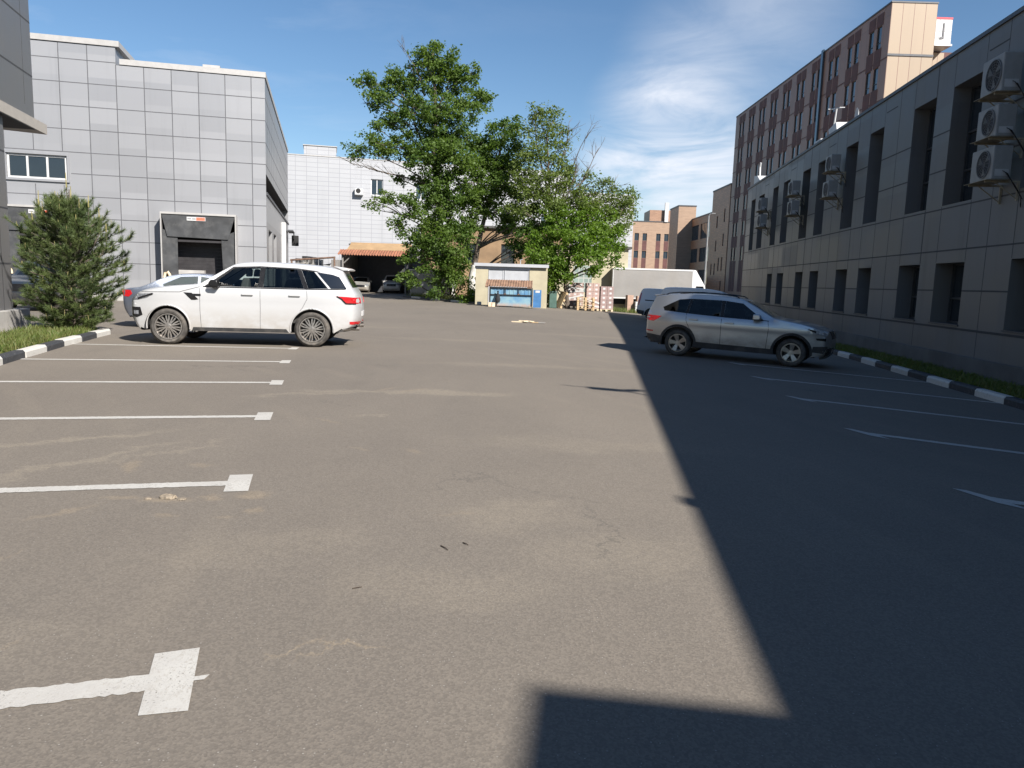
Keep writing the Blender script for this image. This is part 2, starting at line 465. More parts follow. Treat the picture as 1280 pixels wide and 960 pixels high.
def strip(mbx, pts, w, dz=.004, step=.35, jag=0.0, rnd=None):
    """a painted strip of width w along pts, laid on the yard"""
    P = [Vector((p[0], p[1])) for p in pts]
    out = []
    for a, b in zip(P, P[1:]):
        n = max(1, int((b - a).length / step))
        for i in range(n): out.append(a.lerp(b, i / n))
    out.append(P[-1])
    L = []
    for i, p in enumerate(out):
        d = (out[min(i + 1, len(out) - 1)] - out[max(i - 1, 0)]).normalized(); nn = Vector((-d.y, d.x))
        wl = w / 2 + (rnd.uniform(-jag, jag) if rnd else 0); wr = w / 2 + (rnd.uniform(-jag, jag) if rnd else 0)
        for q in (p + nn * wl, p - nn * wr): L.append((q.x, q.y, gz(q.x, q.y) + dz))
    n = len(out)
    mbx.add(L, [(2 * i + 1, 2 * i + 3, 2 * i + 2, 2 * i) for i in range(n - 1)])
def flat_poly(mbx, pts, dz=.0045):
    mbx.add([(x, y, gz(x, y) + dz) for x, y in pts], [tuple(range(len(pts)))])

rnd = random.Random(4)
# left bays: a line with a crosswise head at its end
heads = [(-1.33, 2.78), (-2.09, 5.6), (-2.80, 8.33), (-3.49, 11.0), (-4.17, 13.68), (-4.75, 16.22)]
starts = [(-7.4, .75), (-7.5, 4.18), (-7.85, 7.1), (-8.3, 9.95), (-8.55, 12.8), (-9.2, 15.65)]
for (h, s0) in zip(heads, starts):
    m = MB(); hv, sv = Vector(h) + Vector((.03, 0)), Vector(s0)
    d = (hv - sv).normalized(); q = Vector((-d.y, d.x))
    strip(m, [sv, hv - d * .068], .130, step=.022, jag=.007, rnd=rnd)
    c = [hv - d * .085 - q * .235, hv + d * .088 - q * .24, hv + d * .080 + q * .245, hv - d * .085 + q * .24]
    flat_poly(m, [(p.x + rnd.uniform(-.008, .008), p.y + rnd.uniform(-.008, .008)) for p in c])
    if h[1] < 3:
        e = hv + d * .07
        flat_poly(m, [tuple(e - q * .03), tuple(e + d * .05 - q * .03), tuple(e + d * .07 + q * .005), tuple(e + q * .0)], .0046)
    tag(m.build('parking_line', MT['paint']), kind='structure')
# right bays, slanted, with a hooked head
tips = [(5.06, 17.45), (4.74, 14.66), (4.48, 11.96), (4.22, 9.14), (3.96, 6.29), (3.68, 3.5)]
for (x, y) in tips:
    m = MB(); a = R(116.5)
    d = Vector((math.sin(a), math.cos(a))); hv = Vector((x, y)); row = Vector((math.sin(R(5.6)), math.cos(R(5.6))))
    ln = (8.42 + (y - 12.9) * .095 - x) / d.x
    strip(m, [hv + d * .12, hv + d * ln], .13, step=.04, jag=.007, rnd=rnd)
    flat_poly(m, [tuple(hv + row * .20 - d * .07), tuple(hv - row * .14 + d * .12), tuple(hv - row * .24 + d * .32), tuple(hv + row * .02 + d * .22), tuple(hv + row * .20 + d * .04)])
    tag(m.build('parking_line', MT['paint']), kind='structure')

# kerbs of one metre stones, painted white and black in turn
def kerb_paint(name, c, c2, k):
    t = NT(name)
    f = t.noise(3.0, 6.0, rough=.7); g = t.noise(18.0, 5.0, rough=.7)
    col = t.mix(t.math('MULTIPLY', t.ramp(g, .52, .7), k), t.mix(f, tuple(x * .88 for x in c), c), c2)
    t.set(Base_Color=col, Roughness=.7); t.bump(g, .006, .5)
    return t.mat
MT['kerb_white'] = kerb_paint('white_kerb_paint', (.55, .535, .50), (.30, .275, .235), .6)
MT['kerb_black'] = kerb_paint('black_kerb_paint', (.035, .037, .042), (.16, .15, .14), .5)
MT['kerb_bare'] = M('bare_kerb', (.36, .34, .31), .85, var=.2, scale=3)
def resample(pts, seg):
    P = [Vector(p) for p in pts]; out = [P[0]]; acc = 0.0; prev = P[0]
    for b in P[1:]:
        while (b - prev).length + acc >= seg:
            t = (seg - acc) / (b - prev).length
            prev = prev.lerp(b, t); out.append(prev.copy()); acc = 0.0
        acc += (b - prev).length; prev = b
    return out
def kerb(pts, seg=1.03, first=0, width=.16, h=.14, side=1, bare=False):
    m = MB(); P = resample(pts, seg); rr = random.Random(8)
    for i in range(len(P) - 1):
        a, b = P[i], P[i + 1]
        d = (b - a).normalized(); n = Vector((-d.y, d.x)) * side
        a2, b2 = a + d * .006, b - d * .006
        dz = rr.uniform(-.008, .008); off = n * rr.uniform(-.01, .01)
        vs = []
        for (p) in (a2, b2):
            z = gz(p.x, p.y)
            for (k, zz) in ((0, -.05), (0, h * .72), (.03, h), (width, h), (width, -.05)):
                q = p + n * k + off; vs.append((q.x, q.y, z + zz + (dz if zz > 0 else 0)))
        fs = [(j, j + 1, j + 6, j + 5) for j in range(4)] + [(0, 1, 2, 3, 4), (5, 6, 7, 8, 9)]
        m.add(vs, fs, 2 if bare else (i + first) % 2)
    return tag(m.build('kerb', [MT['kerb_white'], MT['kerb_black'], MT['kerb_bare']]), kind='structure')
LK = [(-6.35, 5.8), (-6.95, 7.85), (-7.6, 9.9), (-8.12, 11.86), (-8.43, 12.93), (-8.72, 14.02), (-9.02, 15.1), (-9.22, 16.04), (-9.5, 17.1), (-9.76, 18.3)]
kerb(LK, 1.08, first=1, side=1)
kerb([(-8.95, 10.0), (-10.0, 13.8), (-11.0, 16.6)], 1.0, bare=True, width=.08, h=.11)
rs = [(8.97 + .1149 * s, 17.98 + .9934 * s) for s in (-20.73, 8.2)]
kerb([rs[0], rs[1]], 1.03, first=1, side=-1)
kerb([(-9.2, 62.4), (-6.56, 57.6), (-4.3, 53.4), (-2.35, 49.9)], 1.95, first=1, side=1)

def sheet(name, poly, mat, dz, kind='structure', step=1.0):
    m = MB()
    bm = bmesh.new()
    vs = [bm.verts.new((p[0], p[1], 0)) for p in poly]
    bm.faces.new(vs)
    bmesh.ops.triangulate(bm, faces=bm.faces)
    for _ in range(4):
        es = [e for e in bm.edges if e.calc_length() > step]
        if not es: break
        bmesh.ops.subdivide_edges(bm, edges=es, cuts=1)
        bmesh.ops.triangulate(bm, faces=bm.faces)
    for v in bm.verts: v.co.z = gz(v.co.x, v.co.y) + dz
    bm.normal_update()
    for f in bm.faces:
        if f.normal.z < 0: f.normal_flip()
    me = bpy.data.meshes.new(name); bm.to_mesh(me); bm.free()
    me.materials.append(mat)
    o = bpy.data.objects.new(name, me); COL.objects.link(o)
    return tag(o, kind=kind)
MT['soil'] = M('verge_soil', (.10, .085, .055), .95, var=.35, scale=3, bump=.02, bscale=12, dirt=((.05, .09, .02), 2.5, .8))
MT['pave'] = M('pinkish_pavement', (.33, .285, .255), .85, var=.14, scale=1.5, bump=.003, dirt=((.2, .17, .15), 1.1, .5))
def blades(name, regions, n, hmin, hmax, seed, mat):
    rr = random.Random(seed); m = MB()
    def inside(p, poly):
        c = False
        for i in range(len(poly)):
            (x1, y1), (x2, y2) = poly[i], poly[i - 1]
            if (y1 > p[1]) != (y2 > p[1]) and p[0] < (x2 - x1) * (p[1] - y1) / (y2 - y1) + x1: c = not c
        return c
    for poly, base in regions:
        bx = [p[0] for p in poly]; by = [p[1] for p in poly]; k = 0
        while k < n:
            x, y = rr.uniform(min(bx), max(bx)), rr.uniform(min(by), max(by))
            if not inside((x, y), poly): continue
            k += 1
            z = gz(x, y) + base; h = rr.uniform(hmin, hmax) * (0.6 + .8 * rr.random()); a = rr.uniform(0, 6.28); w = rr.uniform(.006, .014)
            dx, dy = math.cos(a), math.sin(a); l = rr.uniform(.2, .7) * h; b = rr.uniform(0, 6.28)
            lx, ly = math.cos(b) * l, math.sin(b) * l
            v = len(m.v)
            m.v += [(x - dx * w, y - dy * w, z), (x + dx * w, y + dy * w, z), (x + lx * .4 + dx * w * .7, y + ly * .4 + dy * w * .7, z + h * .6), (x + lx * .4 - dx * w * .7, y + ly * .4 - dy * w * .7, z + h * .6), (x + lx, y + ly, z + h)]
            m.f += [(v, v + 1, v + 2, v + 3), (v + 3, v + 2, v + 4)]; m.m += [0, 0]
    return tag(m.build(name, mat, recalc=False), kind='stuff')
def leaf_mat(name, a, b, c, scale=.5, trans=.35):
    t = NT(name)
    f = t.noise(scale, 4.0, rough=.65); f2 = t.noise(scale * 9, 3.0)
    col = t.mix(t.ramp(f2, .3, .7), t.mix(t.ramp(f, .32, .68), a, b), c)
    t.set(Base_Color=col, Roughness=.55, Specular_IOR_Level=.35)
    tl = t.new('ShaderNodeBsdfTranslucent'); t.l.new(t.mix(1.0, col, (1.5, 1.6, .7), 'MULTIPLY'), tl.inputs[0])
    mx = t.new('ShaderNodeMixShader'); mx.inputs[0].default_value = trans
    t.l.new(t.bsdf.outputs[0], mx.inputs[1]); t.l.new(tl.outputs[0], mx.inputs[2])
    t.l.new(mx.outputs[0], t.n['Material Output'].inputs['Surface'])
    return t.mat
MT['grass'] = leaf_mat('grass_blades', (.055, .10, .016), (.10, .155, .028), (.15, .145, .055), 1.3, .3)
bed = [(-8.2, 11.4), (-8.5, 12.6), (-8.9, 14.1), (-9.35, 15.9), (-9.9, 18.2), (-10.6, 19.2), (-12.0, 19.4), (-11.3, 17.3), (-10.1, 13.9), (-9.2, 10.6)]
sheet('flower_bed', bed, MT['soil'], .10)
blades('grass', [([(-8.3, 11.4), (-8.6, 12.6), (-9.0, 14.1), (-9.42, 15.9), (-9.9, 18.0), (-11.2, 17.6), (-10.2, 14.2), (-9.4, 11.4)], .10)], 13000, .05, .16, 3, MT['grass'])
pav = [(-9.0, 9.6), (-10.1, 13.8), (-11.4, 17.6), (-12.6, 17.2), (-12.6, 9.0)]
sheet('pavement', [(-9.1, 9.6), (-10.15, 13.8), (-11.3, 17.4), (-12.2, 19.6), (-14, 19.6), (-14, 9.0)], MT['pave'], .06)
def off_line(l, s):
    c, sn = math.cos(R(6.6)), math.sin(R(6.6))
    return (l * c + s * sn, -l * sn + s * c)
RV = [off_line(7.0, s) for s in (-4, 47)] + [off_line(8.19, s) for s in (47, -4)]
sheet('grass_verge', RV, MT['soil'], .105)
blades('grass', [([off_line(7.03, s) for s in (1, 30)] + [off_line(8.1, s) for s in (30, 1)], .105)], 22000, .05, .12, 5, MT['grass'])
FB = [(-9.1, 62.4), (-6.45, 57.6), (-4.2, 53.4), (-2.3, 50.3), (-2.4, 57), (-2, 66), (-9.2, 66)]
sheet('grass_verge', FB, MT['soil'], .1, step=2.0)
blades('grass', [([(-9.0, 62.4), (-6.4, 57.7), (-4.2, 53.6), (-2.4, 50.6), (-2.4, 58), (-5, 62)], .1)], 5000, .15, .4, 6, MT['grass'])
blades('grass', [([(6.2, 56.5), (12, 57), (12, 59), (6.2, 58.5)], .0)], 3500, .15, .35, 7, MT['grass'])
# ------------------------------------------------------------------ walls with real openings
def wall(mb, u0, u1, z0, z1, openings, y=0.0, depth=.4, inward=1, m=0, mr=None, top=None):
    """front face in the local xz plane at y, openings (u0,u1,z0,z1) cut out with reveals"""
    mr = m if mr is None else mr
    us = sorted({u0, u1, *[a for o in openings for a in o[:2]]}); zs = sorted({z0, z1, *[a for o in openings for a in o[2:4]]})
    us = [a for a in us if u0 <= a <= u1]; zs = [a for a in zs if z0 <= a <= z1]
    for a, b in zip(us, us[1:]):
        run = None
        for c, d in zip(zs, zs[1:]):
            cu, cz = (a + b) / 2, (c + d) / 2
            hole = any(o[0] < cu < o[1] and o[2] < cz < o[3] for o in openings)
            if hole:
                if run: mb.quad((a, y, run[0]), (b, y, run[0]), (b, y, run[1]), (a, y, run[1]), m)
                run = None
            else: run = (run[0], d) if run else (c, d)
        if run: mb.quad((a, y, run[0]), (b, y, run[0]), (b, y, run[1]), (a, y, run[1]), m)
    w = y + inward * depth
    for (a, b, c, d) in [o[:4] for o in openings]:
        mb.quad((a, y, c), (a, w, c), (a, w, d), (a, y, d), mr); mb.quad((b, y, c), (b, y, d), (b, w, d), (b, w, c), mr)
        mb.quad((a, y, d), (a, w, d), (b, w, d), (b, y, d), mr); mb.quad((a, y, c), (b, y, c), (b, w, c), (a, w, c), mr)
def hjoint(mb, u0, u1, z, openings, y, out, w=.035, m=1, t=.003):
    segs = [(u0, u1)]
    for (a, b, c, d) in [o[:4] for o in openings]:
        if c - .001 < z < d + .001:
            segs = [s for (p, q) in segs for s in ((p, min(q, a)), (max(p, b), q)) if s[1] - s[0] > .01]
    for (p, q) in segs: mb.box(p, q, min(y, y + out * t), max(y, y + out * t), z - w / 2, z + w / 2, m)
def vjoint(mb, u, z0, z1, openings, y, out, w=.035, m=1, t=.002):
    segs = [(z0, z1)]
    for (a, b, c, d) in [o[:4] for o in openings]:
        if a - .001 < u < b + .001:
            segs = [s for (p, q) in segs for s in ((p, min(q, c)), (max(p, d), q)) if s[1] - s[0] > .01]
    for (p, q) in segs: mb.box(u - w / 2, u + w / 2, min(y, y + out * t), max(y, y + out * t), p, q, m)
def window(parent, u0, u1, z0, z1, y, inward, frame, glass, cols=1, bars=(), fw=.06, name='window'):
    """frame mesh with its pane as a sub-part; y is where the frame stands"""
    f = MB(); d = .07
    ya, yb = sorted((y, y + inward * d))
    for (a, b) in ((u0, u0 + fw), (u1 - fw, u1)): f.box(a, b, ya, yb, z0, z1)
    for (c, e) in ((z0, z0 + fw), (z1 - fw, z1)): f.box(u0 + fw, u1 - fw, ya, yb, c, e)
    for i in range(1, cols):
        x = u0 + (u1 - u0) * i / cols; f.box(x - fw / 2, x + fw / 2, ya + .001, yb - .001, z0 + fw, z1 - fw)
    for t in bars:
        z = z0 + (z1 - z0) * t; f.box(u0 + fw, u1 - fw, ya + .002, yb - .002, z - fw / 2, z + fw / 2)
    w = f.build(name, frame, parent)
    yp = y + inward * .045
    p = MB(); p.box(u0 + fw * .5, u1 - fw * .5, min(yp, yp + inward * .012), max(yp, yp + inward * .012), z0 + fw * .5, z1 - fw * .5)
    p.build('pane', glass, w)
    return w

# ------------------------------------------------------------------ grey office building on the right (local x runs along the wall, y out into the yard)
MT['office'] = panel_mat('grey_fibre_panels', (.118, .121, .127), 2.86, .9, .7, .8, .07, .5, 0, .3, warm=(.135, .123, .105))
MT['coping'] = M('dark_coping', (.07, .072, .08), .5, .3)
MT['plinth_dark'] = M('dark_plinth', (.10, .10, .10), .85, var=.2, scale=1.2)
MT['frame_dark'] = M('dark_window_frame', (.05, .052, .055), .45, .2)
MT['blind'] = M('pale_blind', (.5, .49, .38), .8, var=.06)
OB = thing('office_building', 'dark grey panel clad office building with tall recessed windows, in shade along the right kerb', 'building', (9.35, 9.5, 0), R(90 - 6.6))
base_s = [(35.02, 33.88), (32.83, 31.47), (29.4, 28.26), (27.2, 25.93), (23.7, 22.47), (21.37, 20.14), (17.9, 16.63), (15.5, 14.28), (12.05, 10.63), (9.68, 8.15), (6.13, 4.80), (3.9, 2.55), (.3, -1.05), (-1.9, -3.25), (-5.5, -6.85)]
up = [(b, a, 3.74, 6.55) for a, b in base_s]
lo = [(b, a, .89, 2.34) for a, b in base_s[2:]]
ops = up + lo
w = MB(); S0, S1, T = -14.47, 36.4, 7.32
wall(w, S0, S1, -.6, T, ops, 0, .5, -1, 0)
for z in (.80, 1.68, 2.64, 3.66, 4.62, 5.55): hjoint(w, S0, S1, z, ops, 0, 1, .035, 1)
hjoint(w, S0, S1, .80, [], 0, 1, .05, 1, .012)
for i, (a, b) in enumerate(base_s):
    for u in (a + .002, b - .002):
        vjoint(w, u, 6.56, T, [], 0, 1, .014, 1); vjoint(w, u, 2.36, 3.72, [], 0, 1, .02, 1)
    if i % 2 == 1: hjoint(w, b - .95, b - .1, 6.92, [], 0, 1, .03, 1)
    vjoint(w, (a + b) / 2 + 1.75, -.5, T, ops, 0, 1, .02, 1)
# far end, back, roof and the wing that stands forward behind the photographer
w.quad((S1, 0, -.9), (S1, -14, -.9), (S1, -14, T), (S1, 0, T)); w.quad((S0 - 12, -14, -.6), (S1, -14, -.6), (S1, -14, T), (S0 - 12, -14, T))
w.quad((S0 - 12, -14, T - .35), (S1, -14, T - .35), (S1, 0, T - .35), (S0 - 12, 0, T - .35))
w.quad((S0, 0, -.5), (S0, .97, -.5), (S0, .97, T), (S0, 0, T)); w.quad((S0 - 12, .97, -.5), (S0, .97, -.5), (S0, .97, T), (S0 - 12, .97, T))
w.quad((S0 - 12, -14, -.5), (S0 - 12, .97, -.5), (S0 - 12, .97, T), (S0 - 12, -14, T)); w.quad((S0 - 12, 0, T - .3), (S0, 0, T - .3), (S0, .97, T - .3), (S0 - 12, .97, T - .3))
w.build('wall', [MT['office'], MT['joint']], OB)
c = MB()
c.box(S0 + .0, S1 + .05, -.35, .045, T, T + .09); c.box(S1 - .3, S1 + .05, -14, -.36, T, T + .09); c.box(S0 - 12, S0 + .05, .046, 1.015, T + .002, T + .088)
c.build('coping', MT['coping'], OB)
p = MB(); p.box(S0, S1, .002, .09, -.7, .22); p.build('plinth', MT['plinth_dark'], OB, bevel=.01)
for (a, b, z0, z1) in up: window(OB, a, b, z0, z1, -.40, -1, MT['frame_dark'], MT['glass'], 2, (.30, .62), .05)
for (a, b, z0, z1) in lo: window(OB, a, b, z0, z1, -.40, -1, MT['frame_dark'], MT['glass'], 1, (.42,), .05)
bl = MB(); bl.box(8.35, 8.85, -.395, -.39, 1.55, 2.24); bl.build('blind', MT['blind'], OB)
MT['blind_grey'] = M('grey_blind', (.20, .21, .21), .8, var=.1)  # grey strips added in place of pale reflections in the dark panes
for (a, b, z0, z1) in ((10.72, 11.2, 1.3, 2.25), (12.1, 12.6, 5.0, 6.45), (16.7, 17.25, 4.4, 6.45), (8.25, 8.55, 3.8, 4.35), (14.35, 14.9, 1.0, 1.45), (20.3, 20.9, 5.2, 6.45)):  # short strip at an upper sill stands for a sheet of paper
    bl = MB(); bl.box(a, b, -.395, -.39, z0, z1); bl.build('blind', MT['blind_grey'], OB)
for (a, b, z0, z1) in lo:
    sl = MB(); sl.box(a - .03, b + .03, -.36, .03, z0 - .03, z0 + .006); sl.build('sill', MT['coping'], OB)
MT['hatch_white'] = M('white_sheet_metal', (.50, .50, .50), .5, var=.06)

# air conditioners hanging on that wall
def fan_unit(name, label, s, z, wd=.82, hh=.64, dp=.32, out=.2, group='air conditioner units on the office wall', parent_mat=None, seed=0):
    t = thing(name, label, 'air conditioner', parent_mat @ Vector((s, out, z)), R(90 - 6.6), group)
    b = MB(); b.box(0, wd, 0, dp, 0, hh); b.build('casing', MT['ac_white'], t, bevel=.018)
    g = MB(); cx, cz, rr = wd * .40, hh * .5, hh * .42
    g.lathe([(rr, dp + .004), (rr, dp + .022), (rr - .02, dp + .022), (rr - .02, dp + .004)], 28, 'y', (cx, 0, cz))
    for k in range(1, 6): g.lathe([(rr * k / 6, dp + .012), (rr * k / 6, dp + .018), (rr * k / 6 - .006, dp + .018), (rr * k / 6 - .006, dp + .012)], 24, 'y', (cx, 0, cz))
    for k in range(8):
        a = k * math.pi / 8; g.tube([(cx + rr * math.cos(a), dp + .016, cz + rr * math.sin(a)), (cx - rr * math.cos(a), dp + .016, cz - rr * math.sin(a))], .004, 4)
    g.build('fan_grille', MT['ac_grille'], t)
    f = MB(); f.lathe([(.001, dp + .0035), (rr - .01, dp + .003), (rr - .01, dp + .001)], 28, 'y', (cx, 0, cz), 0); f.lathe([(.001, dp + .011), (.05, dp + .009), (.06, dp + .003)], 16, 'y', (cx, 0, cz), 1)
    for k in range(3):
        a = k * 2.094 + .4
        f.add([(cx + .05 * math.cos(a), dp + .007, cz + .05 * math.sin(a)), (cx + rr * .85 * math.cos(a - .3), dp + .006, cz + rr * .85 * math.sin(a - .3)), (cx + rr * .85 * math.cos(a + .35), dp + .009, cz + rr * .85 * math.sin(a + .35))], [(0, 1, 2)], 1)
    f.build('fan', [MT['gap'], MT['ac_fan']], t)
    k = MB()
    for x in (.12, wd - .12):
        k.box(x - .02, x + .02, -out, dp + .06, -.05, -.012); k.box(x - .02, x + .02, -out, -out + .04, -.4, -.05); k.tube([(x, -out + .03, -.36), (x, dp * .6, -.05)], .012, 5)
    k.box(-.03, wd + .03, -.02, dp + .1, -.012, -.004)
    k.build('bracket', MT['ac_tray'], t)
    v = MB()
    v.box(-.006, -.001, .05, dp - .05, hh * .1, hh * .3)
    v.build('service_cover', MT['ac_grey'], t)
    h = MB(); h.tube([(-.004, .1, hh * .2), (-.07, .1, hh * .16), (-.09, -.02, -.1), (-.1, -out + .05, -.35), (-.06, -out + .02, -.55)], .011, 6)
    h.tube([(-.004, .16, hh * .25), (-.09, .16, hh * .2), (-.13, -.05, -.15), (-.12, -out + .03, -.4)], .008, 6)
    h.build('pipe', MT['black'], t, smooth=True)
    return t
MT['ac_white'] = M('unit_casing', (.24, .24, .235), .5, var=.1, dirt=((.13, .125, .11), 3, .4))
MT['ac_grey'] = M('unit_cover', (.36, .36, .36), .5)
MT['ac_grille'] = M('unit_grille', (.12, .12, .125), .5)
MT['ac_fan'] = M('unit_fan', (.20, .20, .19), .4)
MT['ac_tray'] = M('unit_tray', (.30, .26, .19), .7, .2, var=.25)
OM = Matrix.Translation((9.35, 9.5, 0)) @ Matrix.Rotation(R(90 - 6.6), 4, 'Z')
for (s, z, wd, hh, lab) in ((6.06, 5.60, .86, .74, 'largest air conditioner, topmost of the nearest stack of three on the office wall'),
        (6.08, 4.74, .82, .62, 'air conditioner in the middle of the nearest stack of three on the office wall'),
        (6.05, 3.90, .92, .66, 'wide air conditioner, lowest of the nearest stack of three on the office wall'),
        (17.6, 5.72, .72, .56, 'upper air conditioner of the second pair on the office wall'),
        (17.7, 4.85, .72, .56, 'lower air conditioner of the second pair along the office wall'),
        (23.0, 5.52, .8, .58, 'upper air conditioner of the third pair along the office wall'),
        (22.9, 4.70, .8, .58, 'lower air conditioner of the third pair along the office wall'),
        (29.4, 5.48, .85, .62, 'upper air conditioner of the farthest pair on the office wall'),
        (29.3, 4.66, .85, .62, 'lower air conditioner of the farthest pair on the office wall')):
    fan_unit('air_conditioner', lab, s, z, wd, hh, .36 if s < 10 else .32, .24, parent_mat=OM)

# things on its roof
def roof_at(s, out, z): return OM @ Vector((s, out, z))
t = thing('roof_aerial', 'pale T shaped aerial mast on the office roof edge', 'aerial', roof_at(23.75, -1.0, 6.95), R(83))
m = MB(); m.tube([(0, 0, 0), (-.55, 0, 2.1)], [.045, .035], 8); m.build('mast', MT['hatch_white'], t)
m = MB(); m.tube([(-1.35, 0, 1.95), (.35, 0, 2.25)], .022, 6)
for x in (-1.35, .35): m.tube([(x, -.1, 1.95 if x < 0 else 2.25), (x, .1, 1.95 if x < 0 else 2.25)], .022, 5)
m.build('crossbar', MT['hatch_white'], t)
t = thing('roof_vent', 'small white hooded vent beside the aerial mast on the office roof', 'vent', roof_at(22.3, -1.0, 7.2), R(83))
m = MB(); m.prism([(-.6, .45), (.4, .45), (.75, .95), (-.3, 1.05)], -.3, .3, plane='xz'); m.build('hood', MT['hatch_white'], t)
m = MB(); m.box(-.4, .3, -.24, .24, 0, .45); m.build('duct', MT['coping'], t)
t = thing('roof_vent', 'low dark vent box with a pale lid just beyond the roof aerial mast', 'vent', roof_at(24.6, -1.0, 7.35), R(83))
m = MB(); m.box(-.4, .4, -.25, .25, 0, .55); m.build('duct', MT['coping'], t); m = MB(); m.box(-.5, .5, -.3, .3, .56, .66); m.build('lid', MT['hatch_white'], t)
t = thing('satellite_dish', 'small white satellite dish standing on the office roof nearest the camera', 'dish', roof_at(20.5, -1.0, 7.4), R(83))
m = MB(); m.tube([(0, 0, 0), (0, 0, .75)], .025, 8); m.build('mast', MT['steel'], t)
m = MB(); m.lathe([(.001, .0), (.12, .012), (.22, .05), (.225, .05), (.12, .002), (.001, -.012)], 20, 'y', (0, -.05, .85)); m.build('dish', MT['hatch_white'], t, smooth=True)
t = thing('roof_hatch', 'white sloping hatch on the far end of the office roof', 'hatch', roof_at(34.6, -.5, 7.05), R(83))
m = MB(); m.prism([(-.9, 0), (1.35, 0), (1.35, 1.0), (.4, .9), (-.9, .35)], -.5, .3, plane='xz'); m.build('cover', MT['hatch_white'], t)
m = MB(); m.tube([(1.3, 0, .9), (1.42, 0, 1.5), (1.3, 0, 1.75)], .05, 6); m.build('aerial', MT['hatch_white'], t)
for (s, o, z, lab) in ((-5.95, -.12, 7.35, 'wide aerial'), (1.9, -.55, 7.2, 'dish'),):
    if lab == 'dish':
        t = thing('satellite_dish', 'grey satellite dish over the office roof edge, out of frame to the right', 'dish', roof_at(s, o, z), R(83))
        m = MB(); m.tube([(0, 0, 0), (0, 0, .5)], .03, 8); m.build('mast', MT['steel'], t)
        m = MB(); m.lathe([(.001, 0), (.15, .02), (.27, .06), (.275, .06), (.15, .012), (.001, -.012)], 20, 'y', (0, .05, .6)); m.build('dish', MT['steel'], t)
        m = MB(); m.tube([(0, 0, .5), (0, .3, .75)], .015, 6); m.build('feed_arm', MT['steel'], t)
    else:
        t = thing('roof_aerial', 'wide low aerial on the near office roof edge, seen by its thin shadow', 'aerial', roof_at(s, o, z), R(83))
        m = MB(); m.tube([(0, 0, 0), (0, 0, .62)], .03, 8); m.build('mast', MT['steel'], t)
        m = MB(); m.add([(-.1, -.5, .75), (.1, -.45, .78), (.15, 0, .58), (-.12, 0, .55)], [(0, 1, 2, 3)]); m.add([(.15, .02, .57), (-.12, .02, .54), (-.15, .45, .66), (.1, .45, .7)], [(0, 1, 2, 3)])
        m.tube([(0, -.75, .9), (0, 0, .56), (0, .75, .8)], .02, 6); m.build('crossbar', MT['steel'], t)
t = thing('roof_lamp', 'small floodlight on the near parapet, out of frame to the right', 'lamp', roof_at(-11.5, .03, 7.28), R(83))
m = MB(); m.box(-.1, .1, -.02, .09, .03, .13); m.build('lamp_head', MT['coping'], t); m = MB(); m.box(-.03, .03, -.1, -.02, .0, .1); m.build('bracket', MT['steel'], t)  # box and bracket added out of view to notch the office shadow

# ------------------------------------------------------------------ warehouse on the left (local x along the front, y into the building)
MT['ware'] = panel_mat('silver_cassette_panels', (.272, .276, .29), 1.235, 1.06, .02, .0, .03, .42, .25, .10)
MT['ware_side'] = panel_mat('silver_side_panels', (.25, .25, .255), 1.5, 1.06, 0, 0, .04, .42, .25, .12)
MT['trim'] = M('pale_parapet_trim', (.36, .35, .34), .5, .1, var=.05)
WA = thing('warehouse', 'silver panel clad warehouse with black loading docks behind the white car', 'building', (-19.54, 37.97, 0), R(90 - 76))
CX = 6.85
o1 = [(-4.86, -2.30, 5.73, 6.86), (-4.92, -1.66, .95, 4.2), (2.02, 5.37, .95, 4.2), (-12.5, -9.9, 5.73, 6.86)]
w = MB()
wall(w, -26, .02, 0, 12.1, o1, 0, .3, 1); wall(w, .02, CX, 0, 11.3, o1, 0, .3, 1)
rows = [1.85, 2.91, 3.96, 5.0, 6.06, 7.07, 8.14, 9.22, 10.30]
frames = [(-5.05, -2.12, 5.5, 7.05), (-4.92, -1.6, .0, 4.42), (1.94, 5.45, 0, 4.42), (-12.6, -9.8, 5.6, 7.0)]
for z in rows: hjoint(w, -26, CX, z, frames, 0, -1, .04, 1)
hjoint(w, -26, .02, 11.36, [], 0, -1, .04, 1); hjoint(w, .02, CX, 11.28, [], 0, -1, .035, 1); hjoint(w, -26, .02, 12.08, [], 0, -1, .035, 1)
for k in range(-21, 6):
    u = .02 + 1.235 * k
    vjoint(w, u, .3, 11.28 if u > 0 else 12.08, frames, 0, -1, .04, 1)
# the rest of the shell: roof, back, left end
w.quad((-26, .3, 11.9), (.02, .3, 11.9), (.02, 24, 11.9), (-26, 24, 11.9)); w.quad((.02, .3, 11.15), (CX, .3, 11.15), (CX, 24, 11.15), (.02, 24, 11.15))
w.quad((.02, 0, 11.3), (.02, 24, 11.3), (.02, 24, 12.1), (.02, 0, 12.1)); w.quad((-26, 24, 0), (CX, 24, 0), (CX, 24, 11.3), (-26, 24, 11.3))
w.quad((-26, 0, 0), (-26, 24, 0), (-26, 24, 12.1), (-26, 0, 12.1))
w.build('front_wall', [MT['ware'], MT['joint_pale']], WA)
tr = MB(); tr.box(-26, .20, -.06, .3, 12.1, 12.36); tr.box(.20, CX + .05, -.05, .3, 11.3, 11.56); tr.box(CX - .25, CX + .05, .31, 24, 11.3, 11.56); tr.box(3.9, 4.7, .3, .9, 11.56, 11.75); tr.box(.0, .2, .31, 24, 12.1, 12.36)
tr.build('parapet', MT['trim'], WA)
ft = MB(); ft.box(-26, 1.9, -.04, -.001, 0, .3); ft.box(5.5, CX, -.04, -.001, 0, .3); ft.build('plinth', MT['concrete'], WA)
